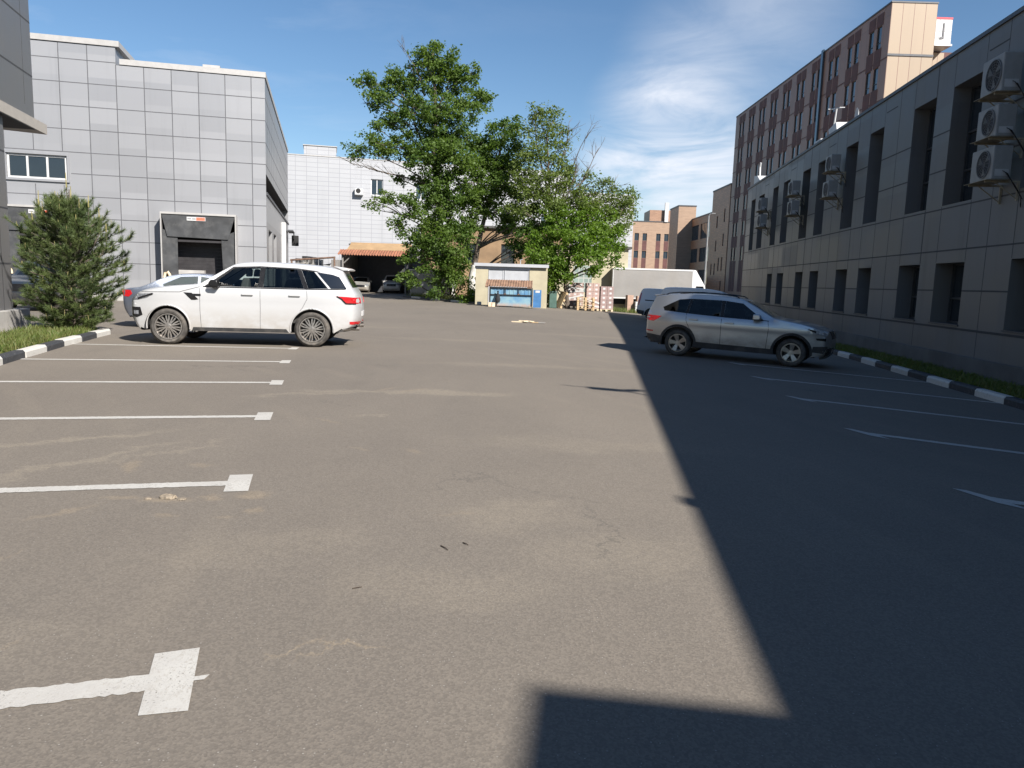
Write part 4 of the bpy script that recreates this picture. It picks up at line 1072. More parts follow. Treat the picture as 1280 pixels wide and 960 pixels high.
class Car:
    def __init__(s, name, label, cat, prof, P, group=None):
        s.P = P
        s.t = thing(name, label, cat, (0, 0, 0), 0, group)
        pts = chaikin([Vector(p[:4]) for p in [(a[0], a[1], a[2], a[3]) for a in prof]], 2)
        out = [pts[0]]
        for a, b in zip(pts, pts[1:]):
            k = max(1, math.ceil((Vector((b[0], b[1])) - Vector((a[0], a[1]))).length / .12))
            out += [a.lerp(b, (j + 1) / k) for j in range(k)]
        s.O = [Vector((p[0], p[1])) for p in out]; s.r = [p[2] for p in out]; s.pw = [p[3] for p in out]
        n = len(s.O); s.N = []
        for i in range(n):
            d = (s.O[min(i + 1, n - 1)] - s.O[max(i - 1, 0)]).normalized(); s.N.append(Vector((d.y, -d.x)))
        s.Q = [s.O[i] - s.N[i] * s.r[i] for i in range(n)]
    def W(s, x, z):
        P = s.P; w = P['w']; b = P['belt']
        if z > b: w -= P['tumb'] * (z - b) + .03 * min(1, (z - b) / .06)
        else: w -= P.get('tuck', .06) * ((b - .18 - z) / b) ** 2 - P.get('crease', 0.0) * math.exp(-((z - b + .16) / .06) ** 2)
        if x > P['xf']: w -= P['ff'] * ((x - P['xf']) / (P['x1'] - P['xf'])) ** 2
        if x < P['xr']: w -= P['fr'] * ((P['xr'] - x) / (P['xr'] - P['x0'])) ** 2
        return w
    def body(s, paint, windows, step=.085, mats=None):
        P = s.P; rw, Ra, zs = P['rw'], P['Ra'], P['zs']
        hc = math.sqrt(Ra * Ra - (rw - zs) ** 2); a0 = math.asin((zs - rw) / Ra)
        def arc(cx):
            return [Vector((cx - Ra * math.cos(a0 + (math.pi - 2 * a0) * i / 20), rw + Ra * math.sin(a0 + (math.pi - 2 * a0) * i / 20))) for i in range(21)]
        poly = list(s.Q) + arc(P['wr']) + arc(P['wf'])
        s.windows = windows
        v2, fs = cdt(poly, windows, step)
        m = MB()
        L = [(p.x, s.W(p.x, p.y), p.y) for p in v2]; Rr = [(p.x, -s.W(p.x, p.y), p.y) for p in v2]
        m.add(L, [f[::-1] for f in fs]); m.add(Rr, fs)
        ts = [-1, -.985, -.96, -.92, -.85, -.7, -.45, -.2, 0, .2, .45, .7, .85, .92, .96, .985, 1]
        G = []
        for i in range(len(s.O)):
            row = []
            for t in ts:
                k = (1 - abs(t) ** s.pw[i]) ** (1 / s.pw[i]); q = s.Q[i] + s.N[i] * s.r[i] * k
                row.append((q.x, t * s.W(s.Q[i].x, s.Q[i].y), q.y))
            G.append(row)
        b = len(m.v); k = len(ts)
        m.v += [p for row in G for p in row]
        for i in range(len(G) - 1):
            for j in range(k - 1): m.f.append((b + i * k + j, b + i * k + j + 1, b + (i + 1) * k + j + 1, b + (i + 1) * k + j)); m.m.append(0)
        bm = bmesh.new()
        vs = [bm.verts.new(p) for p in m.v]
        for f in m.f:
            try: bm.faces.new([vs[i] for i in f])
            except ValueError: pass
        bmesh.ops.remove_doubles(bm, verts=bm.verts, dist=.0008)
        bmesh.ops.recalc_face_normals(bm, faces=bm.faces)
        me = bpy.data.meshes.new('body'); bm.to_mesh(me)
        s.bvh = BVHTree.FromBMesh(bm); bm.free()
        me.materials.append(paint)
        me.polygons.foreach_set('use_smooth', [True] * len(me.polygons)); me.set_sharp_from_angle(angle=R(32))
        o = bpy.data.objects.new('body', me); COL.objects.link(o); o.parent = s.t; s.b = o
        # panes
        for pane in (1, -1):
            for wi, wp in enumerate(windows):
                v, f = cdt(wp, [], .12)
                q = MB(); q.add([(p.x, pane * (s.W(p.x, p.y) - .012), p.y) for p in v], f)
                q.build('side_window', P['glass'][wi] if isinstance(P['glass'], list) else P['glass'], s.t, smooth=True)
        # underbody, wheel housings
        u = MB(); x1, x0 = s.Q[0].x - .12, s.Q[-1].x + .12; wb = P['w'] - .12
        u.box(x0, x1, -wb + .2, wb - .2, zs - .02, zs + .16)
        for cx in (P['wf'], P['wr']):
            for sd in (1, -1):
                arcp = [(cx + (Ra + .004) * math.cos(math.pi * i / 16), rw + (Ra + .004) * math.sin(math.pi * i / 16)) for i in range(17)]
                arcp = [(cx + Ra, zs)] + arcp + [(cx - Ra, zs)]
                ya, yb = sd * (P['w'] - .035), sd * (P['w'] - .36)
                for p, q in zip(arcp, arcp[1:]): u.quad((p[0], ya, p[1]), (q[0], ya, q[1]), (q[0], yb, q[1]), (p[0], yb, p[1]))
                u.add([(p[0], yb, p[1]) for p in arcp], [tuple(range(len(arcp)))])
        u.build('underbody', MT['gap'], s.t)
        # dark cabin with seats
        c = MB(); B = P['belt']
        c.box(P['cab'][0], P['cab'][1], -P['w'] + .16, P['w'] - .16, zs + .2, B - .25)
        c.build('cabin_floor', MT['cabin'], s.t)
        for sx in P['seats']:
            for sy in (.38, -.38):
                q = MB(); q.prism([(sx - .1, B - .3), (sx + .12, B - .3), (sx - .03, B + .22), (sx - .17, B + .22)], sy - .24, sy + .24, plane='xz'); q.prism([(sx - .17, B + .25), (sx - .06, B + .25), (sx - .09, B + .42), (sx - .18, B + .42)], sy - .12, sy + .12, plane='xz'); q.build('seat', MT['cabin'], s.t, bevel=.03)
    def hit(s, o, d):
        loc, nor, *_ = s.bvh.ray_cast(Vector(o), Vector(d))
        return loc, nor
    def patch(s, name, poly, mat, axis='y', side=1, off=.006, depth=.02, step=.06, parent=None, smooth=True):
        """a skin laid on the body: poly in (x,z) cast from the side, (y,z) cast from front/back or (x,y) cast from above"""
        v, f = cdt(poly, [], step)
        if axis == 'y': O = lambda p: ((p.x, side * 3, p.y), (0, -side, 0))
        elif axis == 'x': O = lambda p: ((side * 6, p.x, p.y), (-side, 0, 0))
        else: O = lambda p: ((p.x, p.y, 5), (0, 0, -1))
        P3 = []; bad = set()
        for i, p in enumerate(v):
            l, n = s.hit(*O(p))
            if l is None and axis == 'y': l, n = Vector((p.x, side * s.W(p.x, p.y), p.y)), Vector((0, side, 0))
            if l is None: bad.add(i); P3.append((Vector((0, 0, 0)), Vector((0, 0, 1)))); continue
            if n.dot(Vector(O(p)[1])) > 0: n = -n
            P3.append((l, n))
        f = [q for q in f if not (set(q) & bad)]
        m = MB(); n = len(v)
        m.v = [tuple(l + k * off) for l, k in P3] + [tuple(l - k * depth) for l, k in P3]
        cnt = {}
        for q in f:
            m.f.append(q); m.m.append(0)
            for a, b in zip(q, q[1:] + q[:1]): cnt[(min(a, b), max(a, b))] = cnt.get((min(a, b), max(a, b)), 0) + 1
        for (a, b), k in cnt.items():
            if k == 1: m.f.append((a, b, n + b, n + a)); m.m.append(0)
        return m.build(name, mat, parent or s.t, smooth=smooth, angle=40)
    def line(s, name, pts, w, mat, side=1, off=.002, axis='y', parent=None):
        P = [Vector(p) for p in pts]; out = []
        for i, p in enumerate(P):
            d = (P[min(i + 1, len(P) - 1)] - P[max(i - 1, 0)]).normalized(); out.append((p, Vector((-d.y, d.x)) * w / 2))
        poly = [a + b for a, b in out] + [a - b for a, b in out[::-1]]
        return s.patch(name, poly, mat, axis, side, off, .004, max(.05, w), parent)
    def wheels(s, rim, Rr, rim_r, tw=.25, dark=None):
        P = s.P
        proto = None
        for cx in (P['wf'], P['wr']):
            for sd in (1, -1):
                if proto is None:
                    hub = MB(); hub.lathe([(.001, -.02), (rim_r * .78, -.02), (rim_r * .78, -.06), (.001, -.06)], 28)
                    wo = hub.build('wheel', dark or MT['alloy_dark'], s.t)
                    ty = MB(); h = tw / 2
                    ty.lathe([(rim_r, h - .03), (rim_r + .012, h - .008), (rim_r + .05, h), (Rr - .05, h - .005), (Rr - .018, h - .025), (Rr - .002, h - .06), (Rr, 0), (Rr - .002, -h + .06), (Rr - .018, -h + .025), (Rr - .05, -h), (rim_r, -h + .03)], 40, close=True)
                    ty.build('tyre', MT['tyre'], wo, smooth=True)
                    rm = MB(); rim(rm, rim_r, h); rm.build('rim', [MT['alloy'], MT['alloy_dark']], wo, smooth=True, angle=30)
                    proto = wo
                else:
                    wo = copy_tree(proto, s.t)
                y = P['w'] - tw / 2 - P.get('inset', .03)
                wo.location = (cx, sd * y, Rr)
                wo.rotation_euler = (0, random.Random(cx).uniform(0, 1.2), 0 if sd > 0 else math.pi)
                if cx == P['wf'] and P.get('steer'): wo.rotation_euler.z += P['steer']
    def place(s, loc, az, scale=1.0, roll=True):
        """origin midway between the axles on the ground; az is the way the car points"""
        rz = R(90 - az)
        x, y = loc
        d = Vector((math.sin(R(az)), math.cos(R(az)))); n = Vector((-d.y, d.x))
        za, zb = gz(x + d.x * 1.4, y + d.y * 1.4), gz(x - d.x * 1.4, y - d.y * 1.4); zl, zr = gz(x + n.x * .8, y + n.y * .8), gz(x - n.x * .8, y - n.y * .8)
        s.t.location = (x, y, (za + zb) / 2)
        s.t.rotation_mode = 'ZYX' if False else 'XYZ'
        s.t.rotation_euler = Matrix.Rotation(rz, 3, 'Z').to_4x4().to_euler() if not roll else (Matrix.Rotation(rz, 3, 'Z') @ Matrix.Rotation(-math.atan2(za - zb, 2.8), 3, 'Y') @ Matrix.Rotation(math.atan2(zl - zr, 1.6), 3, 'X')).to_euler()
        s.t.scale = (scale, scale, scale)
        return s
MT['tyre'] = M('dusty_tyre', (.06, .055, .05), .9, var=.35, scale=9, dirt=((.17, .15, .125), 5, .6))
def rim_split(m, r, h):
    m.lathe([(r, h - .035), (r - .004, h - .012), (r - .022, h - .012), (r - .03, h - .05), (r - .03, -h + .03)], 44, m=0)
    m.lathe([(.001, h - .035), (.045, h - .037), (.06, h - .05), (.06, h - .10)], 20, m=0)
    for k in range(10):
        a = 2 * math.pi * k / 10
        for sg in (-1, 1):
            ri = []
            for (q, off, w) in ((.05, .03, .016), (r * .35, .085, .012), (r * .62, .125, .013), (r * .84, .105, .013), (r - .018, .06, .018)):
                aa = a + sg * off * (1.15 if q < .3 else 1.0) + .0
                c = Vector((q * math.cos(aa), q * math.sin(aa))); tn = Vector((-math.sin(aa), math.cos(aa)))
                ri.append((c + tn * w, c - tn * w, h - .038 - .012 * q / r))
            for p, q in zip(ri, ri[1:]):
                A = [(p[0].x, p[2], p[0].y), (p[1].x, p[2], p[1].y), (q[1].x, q[2], q[1].y), (q[0].x, q[2], q[0].y)]
                B = [(v[0], v[1] - .03, v[2]) for v in A]
                m.add(A + B, [(0, 1, 2, 3), (0, 4, 5, 1), (2, 6, 7, 3), (1, 5, 6, 2), (3, 7, 4, 0)], 0)
def rim_five(m, r, h):
    m.lathe([(r, h - .035), (r - .004, h - .014), (r - .02, h - .014), (r - .03, h - .06), (r - .03, -h + .03)], 44, m=0)
    m.lathe([(.001, h - .05), (.06, h - .05), (.075, h - .07), (.075, h - .12)], 20, m=0)
    for k in range(5):
        a = 2 * math.pi * k / 5
        c, sn = math.cos(a), math.sin(a)
        def pt(q, w, y): return (q * c - w * sn, y, q * sn + w * c)
        A = [pt(.05, .035, h - .052), pt(.05, -.035, h - .052), pt(r - .02, -.062, h - .03), pt(r - .02, .062, h - .03)]
        m.add(A + [(v[0], v[1] - .04, v[2]) for v in A], [(0, 1, 2, 3), (0, 4, 5, 1), (2, 6, 7, 3), (1, 5, 6, 2), (3, 7, 4, 0)], 0)
def rim_plain(m, r, h):
    m.lathe([(r, h - .035), (r - .01, h - .015), (r - .05, h - .03), (r * .6, h - .05), (r * .5, h - .03), (.001, h - .025)], 32, m=0)
def paint(name, rgb, metal, rough, dirt, flake=.05):
    t = NT(name)
    sep = t.new('ShaderNodeSeparateXYZ'); t.l.new(t.tc.outputs['Object'], sep.inputs[0])
    n = t.noise(2.2, 6.0, t.mapping((1, 1, 1.6)), .7); f = t.noise(300, 1.0)
    c = t.mix(t.ramp(f, .3, .7), tuple(x * (1 - flake) for x in rgb), tuple(min(1, x * (1 + flake)) for x in rgb))
    low = t.math('MULTIPLY', t.ramp(sep.outputs['Z'], .95, .28), t.ramp(n, .25, .65))
    c = t.mix(t.math('MULTIPLY', low, dirt), c, (.24, .20, .15))
    t.set(Base_Color=c, Roughness=t.math('ADD', rough, t.math('MULTIPLY', low, .3 * dirt)), Metallic=metal, Coat_Weight=.6, Coat_Roughness=.05)
    return t.mat
MT['paint_white'] = paint('white_car_paint', (.405, .41, .42), 0.0, .35, .55, .01)
MT['paint_silver'] = paint('silver_car_paint', (.42, .43, .445), .85, .34, .75)
MT['paint_grey'] = paint('blue_grey_car_paint', (.16, .19, .25), .6, .32, .4)
MT['paint_dark'] = paint('dark_car_paint', (.03, .04, .055), .3, .3, .4)
MT['paint_van'] = paint('white_van_paint', (.60, .605, .61), 0.0, .4, .4, .01)
MT['cladding'] = M('grey_plastic_cladding', (.022, .022, .023), .7, var=.25, scale=6, dirt=((.10, .085, .07), 3, .5))

def mirror(car, x, z, w, mat, sides=(1, -1)):
    for sd in sides:
        m = MB()
        m.prism([(x - .11, z - .07), (x + .06, z - .06), (x + .10, z), (x + .05, z + .085), (x - .10, z + .09)], sd * (w + .03), sd * (w + .23), plane='xz')
        o = m.build('wing_mirror', mat[0], car.t, bevel=.03, smooth=True)
        k = MB(); k.box(x - .06, x + .04, min(sd * (w - .05), sd * (w + .06)), max(sd * (w - .05), sd * (w + .06)), z - .07, z - .035); k.build('mirror_foot', mat[1], o)
def handle(car, x, z, mat, sides=(1, -1)):
    for sd in sides:
        l, n = car.hit((x, sd * 3, z), (0, -sd, 0)); y = l.y
        m = MB(); ya, yb = sorted((y + sd * .012, y + sd * .042)); m.box(x - .115, x + .115, ya, yb, z - .018, z + .018)
        for q in (-.1, .1):
            ya, yb = sorted((y - sd * .01, y + sd * .03)); m.box(x + q - .014, x + q + .014, ya, yb, z - .014, z + .014)
        m.build('door_handle', mat, car.t, bevel=.008)

MT['gap_soft'] = M('door_gap', (.09, .09, .09), .8)
# --- the white SUV
P = dict(w=.99, belt=1.20, tumb=.30, tuck=.09, crease=.012, xf=1.3, ff=.24, x1=2.36, xr=-1.55, fr=.20, x0=-2.47, rw=.375, Ra=.445, zs=.30, wf=1.461, wr=-1.461, cab=(-2.0, 1.0), seats=(.05, -.85), steer=R(3), inset=.02,
         glass=[MT['clear'], MT['tint'], MT['tint']])
prof = [(2.06, .25, .10, 3), (2.20, .30, .22, 2.4), (2.335, .48, .30, 2.2), (2.36, .70, .30, 2.2), (2.345, .86, .28, 2.2), (2.29, .98, .24, 2.4), (2.14, 1.085, .17, 3), (1.9, 1.155, .11, 4), (1.5, 1.215, .08, 5), (1.1, 1.255, .07, 6), (.86, 1.275, .07, 6), (.80, 1.30, .07, 6),
        (.5, 1.50, .07, 5), (.20, 1.685, .07, 5), (.08, 1.735, .07, 5), (-.2, 1.772, .07, 5), (-.6, 1.78, .07, 5), (-1.1, 1.765, .07, 5), (-1.6, 1.735, .07, 5), (-1.86, 1.705, .07, 5), (-2.06, 1.655, .07, 4), (-2.11, 1.61, .06, 4), (-2.12, 1.57, .06, 4), (-2.22, 1.40, .08, 4),
        (-2.34, 1.22, .12, 3.4), (-2.42, 1.12, .18, 2.8), (-2.455, .95, .22, 2.6), (-2.46, .75, .24, 2.4), (-2.45, .6, .24, 2.4), (-2.39, .44, .20, 2.6), (-2.25, .34, .14, 3), (-2.1, .31, .1, 3)]
car = Car('parked_car', 'dusty white SUV with big twin spoke wheels parked side on across the left bays', 'car', prof, P)
WF = [(.60, 1.235), (.13, 1.625), (-.40, 1.655), (-.36, 1.235)]
WR_ = [(-.46, 1.235), (-.50, 1.655), (-1.14, 1.635), (-1.30, 1.24)]
WQ = [(-1.39, 1.24), (-1.24, 1.625), (-1.50, 1.595), (-1.80, 1.25)]
car.body(MT['paint_white'], [WF, WR_, WQ])
for sd in (1, -1):
    car.patch('pillar_trim', [(.72, 1.222), (.15, 1.645), (-.40, 1.675), (-1.16, 1.655), (-1.55, 1.612), (-1.62, 1.590), (-1.50, 1.597), (-1.24, 1.627), (-1.14, 1.637), (-.50, 1.657), (-.40, 1.657), (.13, 1.627), (.60, 1.234)], MT['black'], side=sd, off=.003, depth=.015)
    car.patch('pillar_trim', [(-.362, 1.236), (-.398, 1.654), (-.502, 1.654), (-.462, 1.236)], MT['black'], side=sd, off=.003, depth=.015)
    car.patch('pillar_trim', [(-1.302, 1.24), (-1.142, 1.633), (-1.238, 1.623), (-1.388, 1.24)], MT['black'], side=sd, off=.003, depth=.015)
    car.patch('rear_quarter_glass', [(-1.855, 1.247), (-1.555, 1.588), (-1.88, 1.545), (-2.02, 1.50), (-2.18, 1.25)], MT['darkpane'], side=sd, off=.004)
    car.line('belt_trim', [(.74, 1.215), (-1.0, 1.222), (-2.16, 1.235)], .02, MT['black'], sd, .006)
    hl = car.patch('headlight', [(2.20, .965), (2.10, 1.03), (1.72, 1.055), (1.74, 1.035), (1.86, .965), (2.05, .915), (2.23, .90)], MT['clear_lens'], side=sd, off=.008)
    car.line('light_strip', [(1.74, 1.044), (1.92, .985), (2.06, .935)], .035, MT['black'], sd, .012, parent=hl)
    tl = car.patch('tail_light', [(-2.42, 1.07), (-2.2, 1.085), (-1.96, 1.095), (-2.08, 1.04), (-2.17, .945), (-2.44, .945)], MT['red_lens'], side=sd, off=.01)
    car.line('light_rim', [(-1.98, 1.093), (-2.08, 1.035), (-2.165, .945), (-2.36, .94)], .025, MT['black'], sd, .014, parent=tl)
    car.patch('fender_vent', [(1.12, 1.09), (.96, 1.085), (.83, .955), (.90, .94), (.97, .94)], MT['black'], side=sd, off=.005)
    car.line('vent_bar', [(.97, 1.045), (.78, 1.045)], .045, MT['black'], sd, .005)
    car.line('door_gap', [(.80, 1.22), (.805, .72), (.79, .36)], .009, MT['gap_soft'], sd, .0015)
    car.line('door_gap', [(-.41, 1.22), (-.41, .8), (-.40, .36)], .009, MT['gap_soft'], sd, .0015)
    car.line('door_gap', [(-1.36, 1.23), (-1.37, 1.02), (-1.27, .83), (-1.10, .62)], .009, MT['gap_soft'], sd, .0015)
    car.line('door_gap', [(2.0, 1.075), (1.2, 1.095), (1.13, 1.12), (.80, 1.215)], .010, MT['gap'], sd, .0015)
    car.patch('sill_trim', [(.98, .30), (.95, .375), (-.93, .375), (-.99, .30)], MT['cladding'], side=sd, off=.012, depth=.03)
    car.patch('bumper_vent', [(2.22, .76), (2.02, .76), (1.98, .60), (2.10, .545), (2.22, .57)], MT['black'], side=sd, off=.006)
    car.patch('fog_light', [(2.16, .69), (2.06, .69), (2.06, .61), (2.16, .61)], MT['clear_lens'], side=sd, off=.012)
    car.patch('bumper_reflector', [(-2.24, .50), (-2.24, .56), (-2.42, .56), (-2.42, .50)], MT['red_lens'], side=sd, off=.008)
    car.patch('rear_valance', [(-1.98, .33), (-2.1, .40), (-2.42, .47), (-2.36, .40), (-2.2, .345)], MT['cladding'], side=sd, off=.008)
    for cx in (1.461, -1.461):
        m = MB(); Ra = .445
        a = [(-.25 + (math.pi + .5) * i / 26) for i in range(27)]
        m.tube([(cx + (Ra + .0) * math.cos(q), sd * (car.W(cx + Ra * math.cos(q), .375 + Ra * math.sin(q)) - .004), .375 + Ra * math.sin(q)) for q in a if .375 + Ra * math.sin(q) > .29], .018, 6)
        m.build('arch_lip', MT['paint_white'], car.t, smooth=True)
for (x, z) in ((-.16, 1.085), (-1.12, 1.09)): handle(car, x, z, MT['paint_white'])
mirror(car, .50, 1.28, .93, (MT['black'], MT['black']))
car.patch('windscreen', [(.78, -.74), (.20, -.64), (.20, .64), (.78, .74)], MT['darkpane'], 'z', off=.004, step=.1)
car.patch('bonnet_vent', [(1.36, .40), (1.36, .62), (1.02, .62), (1.02, .40)], MT['black'], 'z', off=.006)
car.patch('rear_window', [(-.66, 1.28), (-.6, 1.54), (.6, 1.54), (.66, 1.28)], MT['darkpane'], 'x', -1, off=.004, step=.1)
car.patch('grille', [(-.62, .86), (-.58, 1.0), (.58, 1.0), (.62, .86)], MT['black'], 'x', 1, off=.006)
car.patch('lower_grille', [(-.75, .42), (-.7, .62), (.7, .62), (.75, .42)], MT['black'], 'x', 1, off=.006)
car.patch('number_plate', [(-.26, .66), (-.26, .77), (.26, .77), (.26, .66)], MT['white_frame'], 'x', -1, off=.012)
m = MB(); m.prism([(-1.86, 1.735), (-2.15, 1.70), (-2.24, 1.66), (-2.20, 1.635), (-2.08, 1.635)], -.66, .66, plane='xz'); m.build('roof_spoiler', MT['paint_white'], car.t, bevel=.018, smooth=True)
for sy in (.62, -.62):
    m = MB(); m.tube([(-2.25, sy, .40), (-2.43, sy, .40)], .045, 12); m.build('exhaust_pipe', MT['alloy'], car.t, smooth=True)
m = MB(); m.prism([(-1.55, 1.757), (-1.72, 1.745), (-1.76, 1.80)], -.02, .02, plane='xz'); m.build('roof_aerial', MT['black'], car.t)
m = MB(); m.tube([(.42, .30, .92), (.46, .52, 1.1), (.42, .3, 1.28)], .02, 6); m.build('steering_wheel', MT['cabin'], car.t)
car.wheels(rim_split, .375, .272, .275)
car.place((-6.06, 17.42), 263.0, 1.035)
RR = car

MT['head_lens'] = M('bright_headlight_lens', (.42, .44, .46), .12, .2, var=.35, scale=22, coat=.8)
# --- the silver SUV in the shade
P = dict(w=.925, belt=1.06, tumb=.30, tuck=.07, crease=.02, xf=1.25, ff=.25, x1=2.33, xr=-1.5, fr=.20, x0=-2.37, rw=.35, Ra=.425, zs=.27, wf=1.395, wr=-1.395, cab=(-2.0, 1.0), seats=(.0, -.8), inset=.03,
         glass=[MT['tint'], MT['tint'], MT['tint']])
prof = [(2.05, .21, .10, 3), (2.20, .24, .2, 2.5), (2.30, .36, .26, 2.3), (2.335, .55, .28, 2.3), (2.33, .72, .28, 2.3), (2.30, .86, .26, 2.4), (2.22, .955, .20, 2.8), (2.0, 1.02, .13, 3.5), (1.6, 1.085, .09, 5), (1.2, 1.13, .08, 6), (1.0, 1.155, .08, 6), (.93, 1.175, .07, 6),
        (.6, 1.36, .07, 5), (.25, 1.535, .07, 5), (.10, 1.585, .07, 5), (-.2, 1.63, .07, 5), (-.6, 1.652, .07, 5), (-1.1, 1.65, .07, 5), (-1.6, 1.62, .07, 5), (-1.95, 1.575, .07, 5), (-2.10, 1.545, .06, 4), (-2.14, 1.51, .06, 4), (-2.18, 1.42, .08, 4), (-2.27, 1.22, .10, 3.6),
        (-2.325, 1.08, .15, 3), (-2.36, .9, .2, 2.7), (-2.375, .7, .22, 2.5), (-2.37, .52, .22, 2.5), (-2.31, .36, .2, 2.5), (-2.16, .27, .12, 3)]
car = Car('parked_car', 'silver SUV with five spoke wheels parked nose to the kerb in the office building shade', 'car', prof, P)
WF = [(.68, 1.10), (.15, 1.475), (-.27, 1.515), (-.28, 1.115)]
WR_ = [(-.37, 1.117), (-.37, 1.52), (-1.10, 1.515), (-1.18, 1.15)]
WQ = [(-1.25, 1.153), (-1.17, 1.51), (-1.45, 1.48), (-1.86, 1.255), (-1.82, 1.185)]
car.body(MT['paint_silver'], [WF, WR_, WQ])
for sd in (1, -1):
    car.patch('pillar_trim', [(-.282, 1.116), (-.272, 1.514), (-.368, 1.518), (-.368, 1.118)], MT['black'], side=sd, off=.003, depth=.015)
    car.patch('pillar_trim', [(-1.182, 1.152), (-1.102, 1.513), (-1.168, 1.509), (-1.248, 1.154)], MT['black'], side=sd, off=.003, depth=.015)
    car.patch('pillar_trim', [(.84, 1.085), (.69, 1.098), (.52, 1.215), (.60, 1.12), (.66, 1.10)], MT['black'], side=sd, off=.003)
    car.line('belt_trim', [(.82, 1.085), (-.28, 1.105), (-1.2, 1.142), (-1.82, 1.178)], .016, MT['black'], sd, .005)
    hl = car.patch('headlight', [(2.18, .91), (2.0, .955), (1.66, .985), (1.76, .92), (1.92, .85), (2.16, .82)], MT['head_lens'], side=sd, off=.008)
    car.patch('headlight_core', [(1.92, .925), (1.72, .965), (1.79, .915), (1.92, .875)], MT['gap'], side=sd, off=.012, parent=hl)
    tl = car.patch('tail_light', [(-2.32, 1.03), (-2.1, 1.025), (-1.86, 1.02), (-1.98, .93), (-2.08, .875), (-2.32, .91)], MT['red_lens'], side=sd, off=.01)
    car.patch('reverse_light', [(-2.32, .985), (-2.18, .98), (-2.18, .955), (-2.32, .955)], MT['clear_lens'], side=sd, off=.014, parent=tl)
    car.patch('fog_light', [(2.15, .76), (1.92, .745), (1.95, .70), (2.15, .685)], MT['black'], side=sd, off=.006)
    car.patch('bumper_vent', [(2.20, .56), (1.88, .54), (1.86, .40), (2.12, .38)], MT['cladding'], side=sd, off=.006)
    car.line('door_gap', [(.80, 1.08), (.83, .9), (.80, .36)], .011, MT['gap'], sd, .0015)
    car.line('door_gap', [(-.32, 1.10), (-.32, .8), (-.31, .36)], .011, MT['gap'], sd, .0015)
    car.line('door_gap', [(-1.22, 1.14), (-1.21, .95), (-1.13, .78), (-1.02, .66)], .011, MT['gap'], sd, .0015)
    car.line('side_crease', [(1.6, .935), (0, .955), (-1.9, .985)], .010, MT['paint_silver'], sd, .006)
    car.patch('sill_trim', [(1.0, .27), (.98, .40), (-.98, .42), (-1.0, .27)], MT['cladding'], side=sd, off=.012, depth=.03)
    car.patch('bumper_trim', [(-1.84, .30), (-1.80, .50), (-2.1, .53), (-2.36, .55), (-2.34, .42), (-2.2, .32)], MT['cladding'], side=sd, off=.010, depth=.02)
    car.patch('bumper_reflector', [(-2.08, .60), (-2.08, .635), (-2.34, .645), (-2.34, .61)], MT['red_lens'], side=sd, off=.008)
    for cx in (1.395, -1.395):
        def ring(r): return [(cx + r * math.cos(-.2 + (math.pi + .4) * i / 24), .35 + r * math.sin(-.2 + (math.pi + .4) * i / 24)) for i in range(25)]
        car.patch('arch_trim', [p for p in ring(.485) if p[1] > .26] + [p for p in ring(.427)[::-1] if p[1] > .26], MT['cladding'], side=sd, off=.014, depth=.03)
    m = MB(); yr = .60
    m.tube([(.02, sd * yr, 1.60), (-.06, sd * yr, 1.645), (-.3, sd * (yr + .01), 1.672), (-.9, sd * (yr + .01), 1.69), (-1.5, sd * yr, 1.665), (-1.78, sd * yr, 1.625), (-1.86, sd * yr, 1.58)], .015, 8); m.build('roof_rail', MT['black'], car.t, smooth=True)
for (x, z) in ((-.12, .965), (-1.02, .99)): handle(car, x, z, MT['paint_silver'])
mirror(car, .56, 1.15, .86, (MT['paint_silver'], MT['black']))
car.patch('windscreen', [(.90, -.72), (.22, -.60), (.22, .60), (.90, .72)], MT['darkpane'], 'z', off=.004, step=.1)
car.patch('rear_window', [(-.62, 1.22), (-.56, 1.45), (.56, 1.45), (.62, 1.22)], MT['darkpane'], 'x', -1, off=.004, step=.1)
car.patch('grille', [(-.52, .74), (-.56, .92), (.56, .92), (.52, .74)], MT['black'], 'x', 1, off=.01)
car.patch('lower_grille', [(-.7, .32), (-.7, .52), (.7, .52), (.7, .32)], MT['black'], 'x', 1, off=.008)
car.patch('number_plate', [(-.26, .84), (-.26, .95), (.26, .95), (.26, .84)], MT['white_frame'], 'x', -1, off=.012)
m = MB(); m.prism([(-1.92, 1.60), (-2.16, 1.575), (-2.22, 1.545), (-2.12, 1.53)], -.58, .58, plane='xz'); m.build('roof_spoiler', MT['paint_silver'], car.t, bevel=.015)
car.wheels(rim_five, .35, .235, .235)
KO = car.place((5.57, 18.72), 116.0, .985)
KO.t.scale = (.945, .97, .935)

